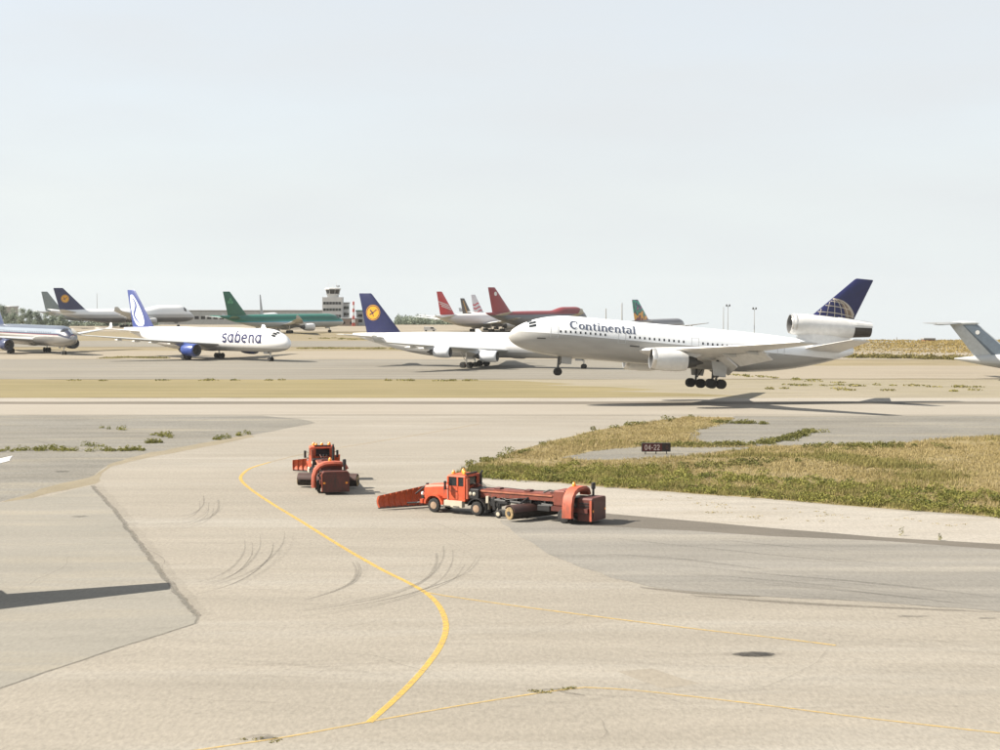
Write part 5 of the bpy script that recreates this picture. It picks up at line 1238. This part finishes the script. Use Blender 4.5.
def runway_broom(loc, rz, label):
    t = empty('towed_runway_broom', loc, rz); tag(t, label, 'trailer', 'snow clearing units on the apron')
    m = MB(); m.loft([[(x, s_ * w, z) for s_, z in ((-1, zb), (-1, zt), (1, zt), (1, zb))] for x, w, zb, zt in ((4.85, .62, 1.30, 1.92), (5.9, .66, 1.40, 2.0), (8.5, .66, 1.46, 1.98), (11.4, .66, 1.46, 1.98), (12.0, .8, 1.2, 1.95))]); m.build('frame_beam', worn_paint('beam_red', (.155, .036, .021), (.06, .03, .022), .75), t)
    m = MB(); m.bbox(5.2, 11.4, -.72, -.665, 1.80, 1.90); m.build('side_rail', paint('pale_rust', (.34, .12, .07), .6, dirt=.4), t); m = MB(); m.bbox(5.2, 11.4, .665, .72, 1.80, 1.90); m.build('side_rail', MATS['pale_rust'], t)
    for x in (7.2, 8.4, 9.6, 10.8): m = MB(); m.bbox(x - .06, x + .06, -.75, .75, 1.2, 1.45); m.build('cross_member', BLACK, t)
    m = MB(); m.bbox(6.0, 11.5, -.42, .42, 1.12, 1.34); m.build('subframe', BLACK, t)
    m = MB(); m.cyl((5.5, 0, 1.2), (5.5, 0, 1.45), .2, .2, 12); m.build('king_pin', BLACK, t)
    # broom slung under the beam at an angle: core, bristle drum and hood
    ca, sa = math.cos(R(20)), math.sin(R(20))
    P0 = Vector((9.7 - 2.6 * sa, -2.6 * ca, .60)); P1 = Vector((9.7 + 2.6 * sa, 2.6 * ca, .60))
    m = MB(); m.cyl(P0, P1, .47, .47, 22); br = m.build('bristle_drum', paint('bristles', (.03, .024, .018), .9, dirt=.5, dscale=6), t)
    k = MB(); k.cyl(P0 + (P0 - P1).normalized() * .12, P1 + (P1 - P0).normalized() * .12, .16, .16, 12); k.build('drum_core', DMETAL, br)
    for q, s_ in ((P0, 1), (P1, -1)):
        dd = (P0 - P1).normalized() * s_; k = MB(); k.cyl(q + dd * .004, q + dd * .05, .46, .44, 20); k.build('drum_end', paint('bristle_tan', (.24, .17, .08), .8, dirt=.5, dscale=5), br)
    dirv = (P1 - P0).normalized(); nx_ = Vector((dirv.y, -dirv.x, 0)); m = MB()
    prof = [(.62 * math.cos(R(a)), .62 * math.sin(R(a))) for a in range(10, 151, 14)] + [(.57 * math.cos(R(a)), .57 * math.sin(R(a))) for a in range(150, 9, -14)]
    m.loft([[q + nx_ * a + Vector((0, 0, b)) for a, b in prof] for q in (P0, P1)]); m.build('broom_hood', worn_paint('hood_dark', (.045, .018, .014), (.03, .02, .015), .6), t)
    for q in (P0, P1): m = MB(); m.cyl(q + Vector((0, 0, .1)), (q.x * .4 + 9.7 * .6, q.y * .25, 1.6), .08, .08, 8); m.build('hanger_arm', BLACK, t)
    for y, x in ((-1.25, 7.15), (1.25, 8.0)):
        m = MB(); m.cyl((x, y, .3), (x, y, 1.15), .06, .06, 8); m.bbox(x - .05, x + .75, y - .06, y + .06, 1.1, 1.25); m.bbox(x + .6, x + .75, min(0, y), max(0, y), 1.12, 1.24); cs = m.build('caster_leg', BLACK, t); wheel_at(cs, x, y, .30, .30, .18, CREAMP)
    for x in (5.9, 6.5):
        m = MB(); m.bbox(x - .10, x + .10, -.86, -.66, .5, 1.5); m.build('landing_leg', CREAMP if x < 6 else BLACK, t)
    m = MB(); m.bevbox(6.2, 7.0, -.8, .8, .75, 1.4, .04); m.build('hydraulic_tank', BLACK, t)
    m = MB(); m.tube([(5.3, -.3, 2.0), (6.5, -.45, 1.55), (7.6, -.8, 1.35), (8.6, -.9, 1.5), (9.8, -.5, 1.6)], .035); m.build('hose', BLACK, t)
    m = MB(); m.tube([(10.4, -.2, 2.0), (10.9, -.2, 2.22), (11.4, -.2, 2.12)], .06); m.build('pipe', BLACK, t)
    # rear carriage: axle, deck, blower with its arched air duct, engine housing
    m = MB(); m.bbox(11.5, 14.5, -1.05, 1.05, .82, 1.16); m.build('rear_deck', DKRED, t)
    m = MB(); m.cyl((12.6, -1.0, .52), (12.6, 1.0, .52), .09, .09, 8); m.build('axle', BLACK, t)
    for s_ in (-1, 1): wheel_at(t, 12.6, s_ * 1.05, .52, .52, .32, DMETAL)
    m = MB(); m.bevbox(11.6, 12.5, -.85, .95, 1.16, 2.30, .08); m.build('fan_housing', MATS['beam_red'], t)
    m = MB(); m.loft([[(x, y, z) for y, z in ((-.88, .22), (-.88, 1.78), (-.76, 1.90), (1.22, 1.90), (1.34, 1.78), (1.34, .22))] for x in (13.62, 14.75)]); eh = m.build('engine_housing', DKRED, t)
    m = MB(); m.bbox(14.76, 14.80, -.70, 1.20, .40, 1.66); m.build('rear_hatch', DKRED, eh)
    for i in range(5): m = MB(); m.bbox(13.75, 14.5, -.92, -.885, .75 + i * .18, .83 + i * .18); m.build('louvre', BLACK, eh)
    m = MB(); m.bbox(14.62, 14.78, -.96, -.89, .25, 1.75); m.build('corner_post', ORANGE2, eh)
    m = MB(); rows = []
    path = [(1.25, 1.95), (1.1, 2.25), (.7, 2.42), (.1, 2.46), (-.5, 2.42), (-1.0, 2.24), (-1.32, 1.9), (-1.46, 1.4), (-1.5, .9), (-1.5, .45)]
    for i, (y, z) in enumerate(path):
        a = path[max(i - 1, 0)]; b = path[min(i + 1, len(path) - 1)]; dy, dz = b[0] - a[0], b[1] - a[1]; l = math.hypot(dy, dz); ny, nz_ = -dz / l, dy / l; hw = .17
        rows.append([(12.75, y + ny * hw, z + nz_ * hw), (13.5, y + ny * hw, z + nz_ * hw), (13.6, y, z), (13.5, y - ny * hw, z - nz_ * hw), (12.75, y - ny * hw, z - nz_ * hw)])
    m.loft(rows); m.build('air_duct', ORANGE2, t, True, 50)
    m = MB(); m.bevbox(12.7, 13.6, -.70, 1.05, 1.17, 1.85, .06); m.build('engine_block', BLACK, t)
    for q in range(4): m = MB(); m.tube([(12.8 + .12 * q, -.75, 1.75), (12.95 + .1 * q, -1.0 - .05 * q, 1.45), (13.2 + .08 * q, -.95, 1.2), (13.5, -.92, 1.0 + .05 * q)], .03, 6); m.build('hose', BLACK, t)
    for q, (x_, y_, z_) in enumerate(((6.6, -.82, 1.25), (7.9, -.78, 1.22), (10.6, -.80, 1.2))): m = MB(); m.cyl((x_, y_, z_), (x_ + .9, y_, z_ - .05), .11, .11, 10); m.build('hydraulic_cylinder', DMETAL, t)
    m = MB(); m.bevbox(10.3, 11.3, -.95, -.45, .72, 1.18, .04); m.build('tool_box', BLACK, t)
    for x_ in (6.2, 8.8, 11.0): m = MB(); m.bevbox(x_, x_ + .5, -.3, .3, 1.985, 2.12, .03); m.build('valve_box', DKRED, t)
    m = MB(); m.tube([(5.1, .2, 1.98), (6.6, .25, 2.10), (8.6, .1, 2.06), (10.6, .2, 2.08), (11.7, .1, 2.25)], .03, 6); m.build('air_line', BLACK, t)
    for y_ in (-1.2, 1.2): m = MB(); m.bbox(13.28, 13.31, y_ - .18, y_ + .18, .25, .95); m.build('mud_flap', BLACK, t)
    m = MB(); m.revolve((12.9, -.15, 1.45), [(-.35, .42), (.35, .42), (.45, .3)], 16, 'X'); m.build('blower', BLACK, t)
    m = MB(); m.tube([(13.0, -1.0, 1.9), (13.1, -.8, 1.75), (13.2, -.4, 1.78)], .07); m.build('bright_pipe', METAL, t)
    m = MB(); m.cyl((13.9, 1.0, 1.90), (13.9, 1.0, 2.85), .09, .09, 10); m.revolve((13.9, 1.0, 2.35), [(0, .1), (.05, .16), (.45, .16), (.5, .1)], 10, 'Z'); m.build('exhaust_stack', BLACK, t)
    m = MB(); m.revolve((12.9, -.1, 2.62), [(0, .14), (.1, .14), (.24, .10), (.3, .03)], 12, 'Z'); m.build('beacon', AMBER, t, True)
    for y in (-.75, 1.1): m = MB(); m.bbox(14.805, 14.83, y - .09, y + .09, .9, 1.05); m.build('tail_lamp', AMBER, t)
    return t
def place(px, py, lx, ly, rz):
    g = at(px, py); c, s_ = math.cos(rz), math.sin(rz)
    return (g.x - (lx * c - ly * s_), g.y - (lx * s_ + ly * c), .035)
rzA = R(-31); lA = place(434.5, 512.5, 1.3, -1.0, rzA)
T1 = plough_truck(lA, rzA, 'orange snow plough truck seen side-on, plough at left, towing a broom')
B1 = runway_broom(lA, rzA, 'long red towed runway broom behind the side-on plough truck')
rzB = R(-79); lB = place(337, 495, 14.75, .3, rzB)
T2 = copy_tree(T1); T2.location = lB; T2.rotation_euler = (0, 0, rzB); T2['label'] = 'orange plough truck seen from behind beyond its broom, at left'
B2 = copy_tree(B1); B2.location = lB; B2.rotation_euler = (0, 0, rzB); B2['label'] = 'red towed runway broom seen from behind, big square engine housing facing us'

# ------------------------------------------------------------------ thin summer haze over the airfield
m = MB(); m.bbox(-1700, 1700, -130, 1420, -60, 28)
hz = m.build('haze', None); hz['kind'] = 'stuff'
mh = bpy.data.materials.new('haze'); mh.use_nodes = True; nt = mh.node_tree; nt.nodes.clear()
ou = nt.nodes.new('ShaderNodeOutputMaterial'); pv = nt.nodes.new('ShaderNodeVolumePrincipled')
pv.inputs['Color'].default_value = (.93, .95, .96, 1); pv.inputs['Density'].default_value = 0.00004; pv.inputs['Anisotropy'].default_value = 0.3
nt.links.new(pv.outputs[0], ou.inputs['Volume']); hz.data.materials.append(mh)
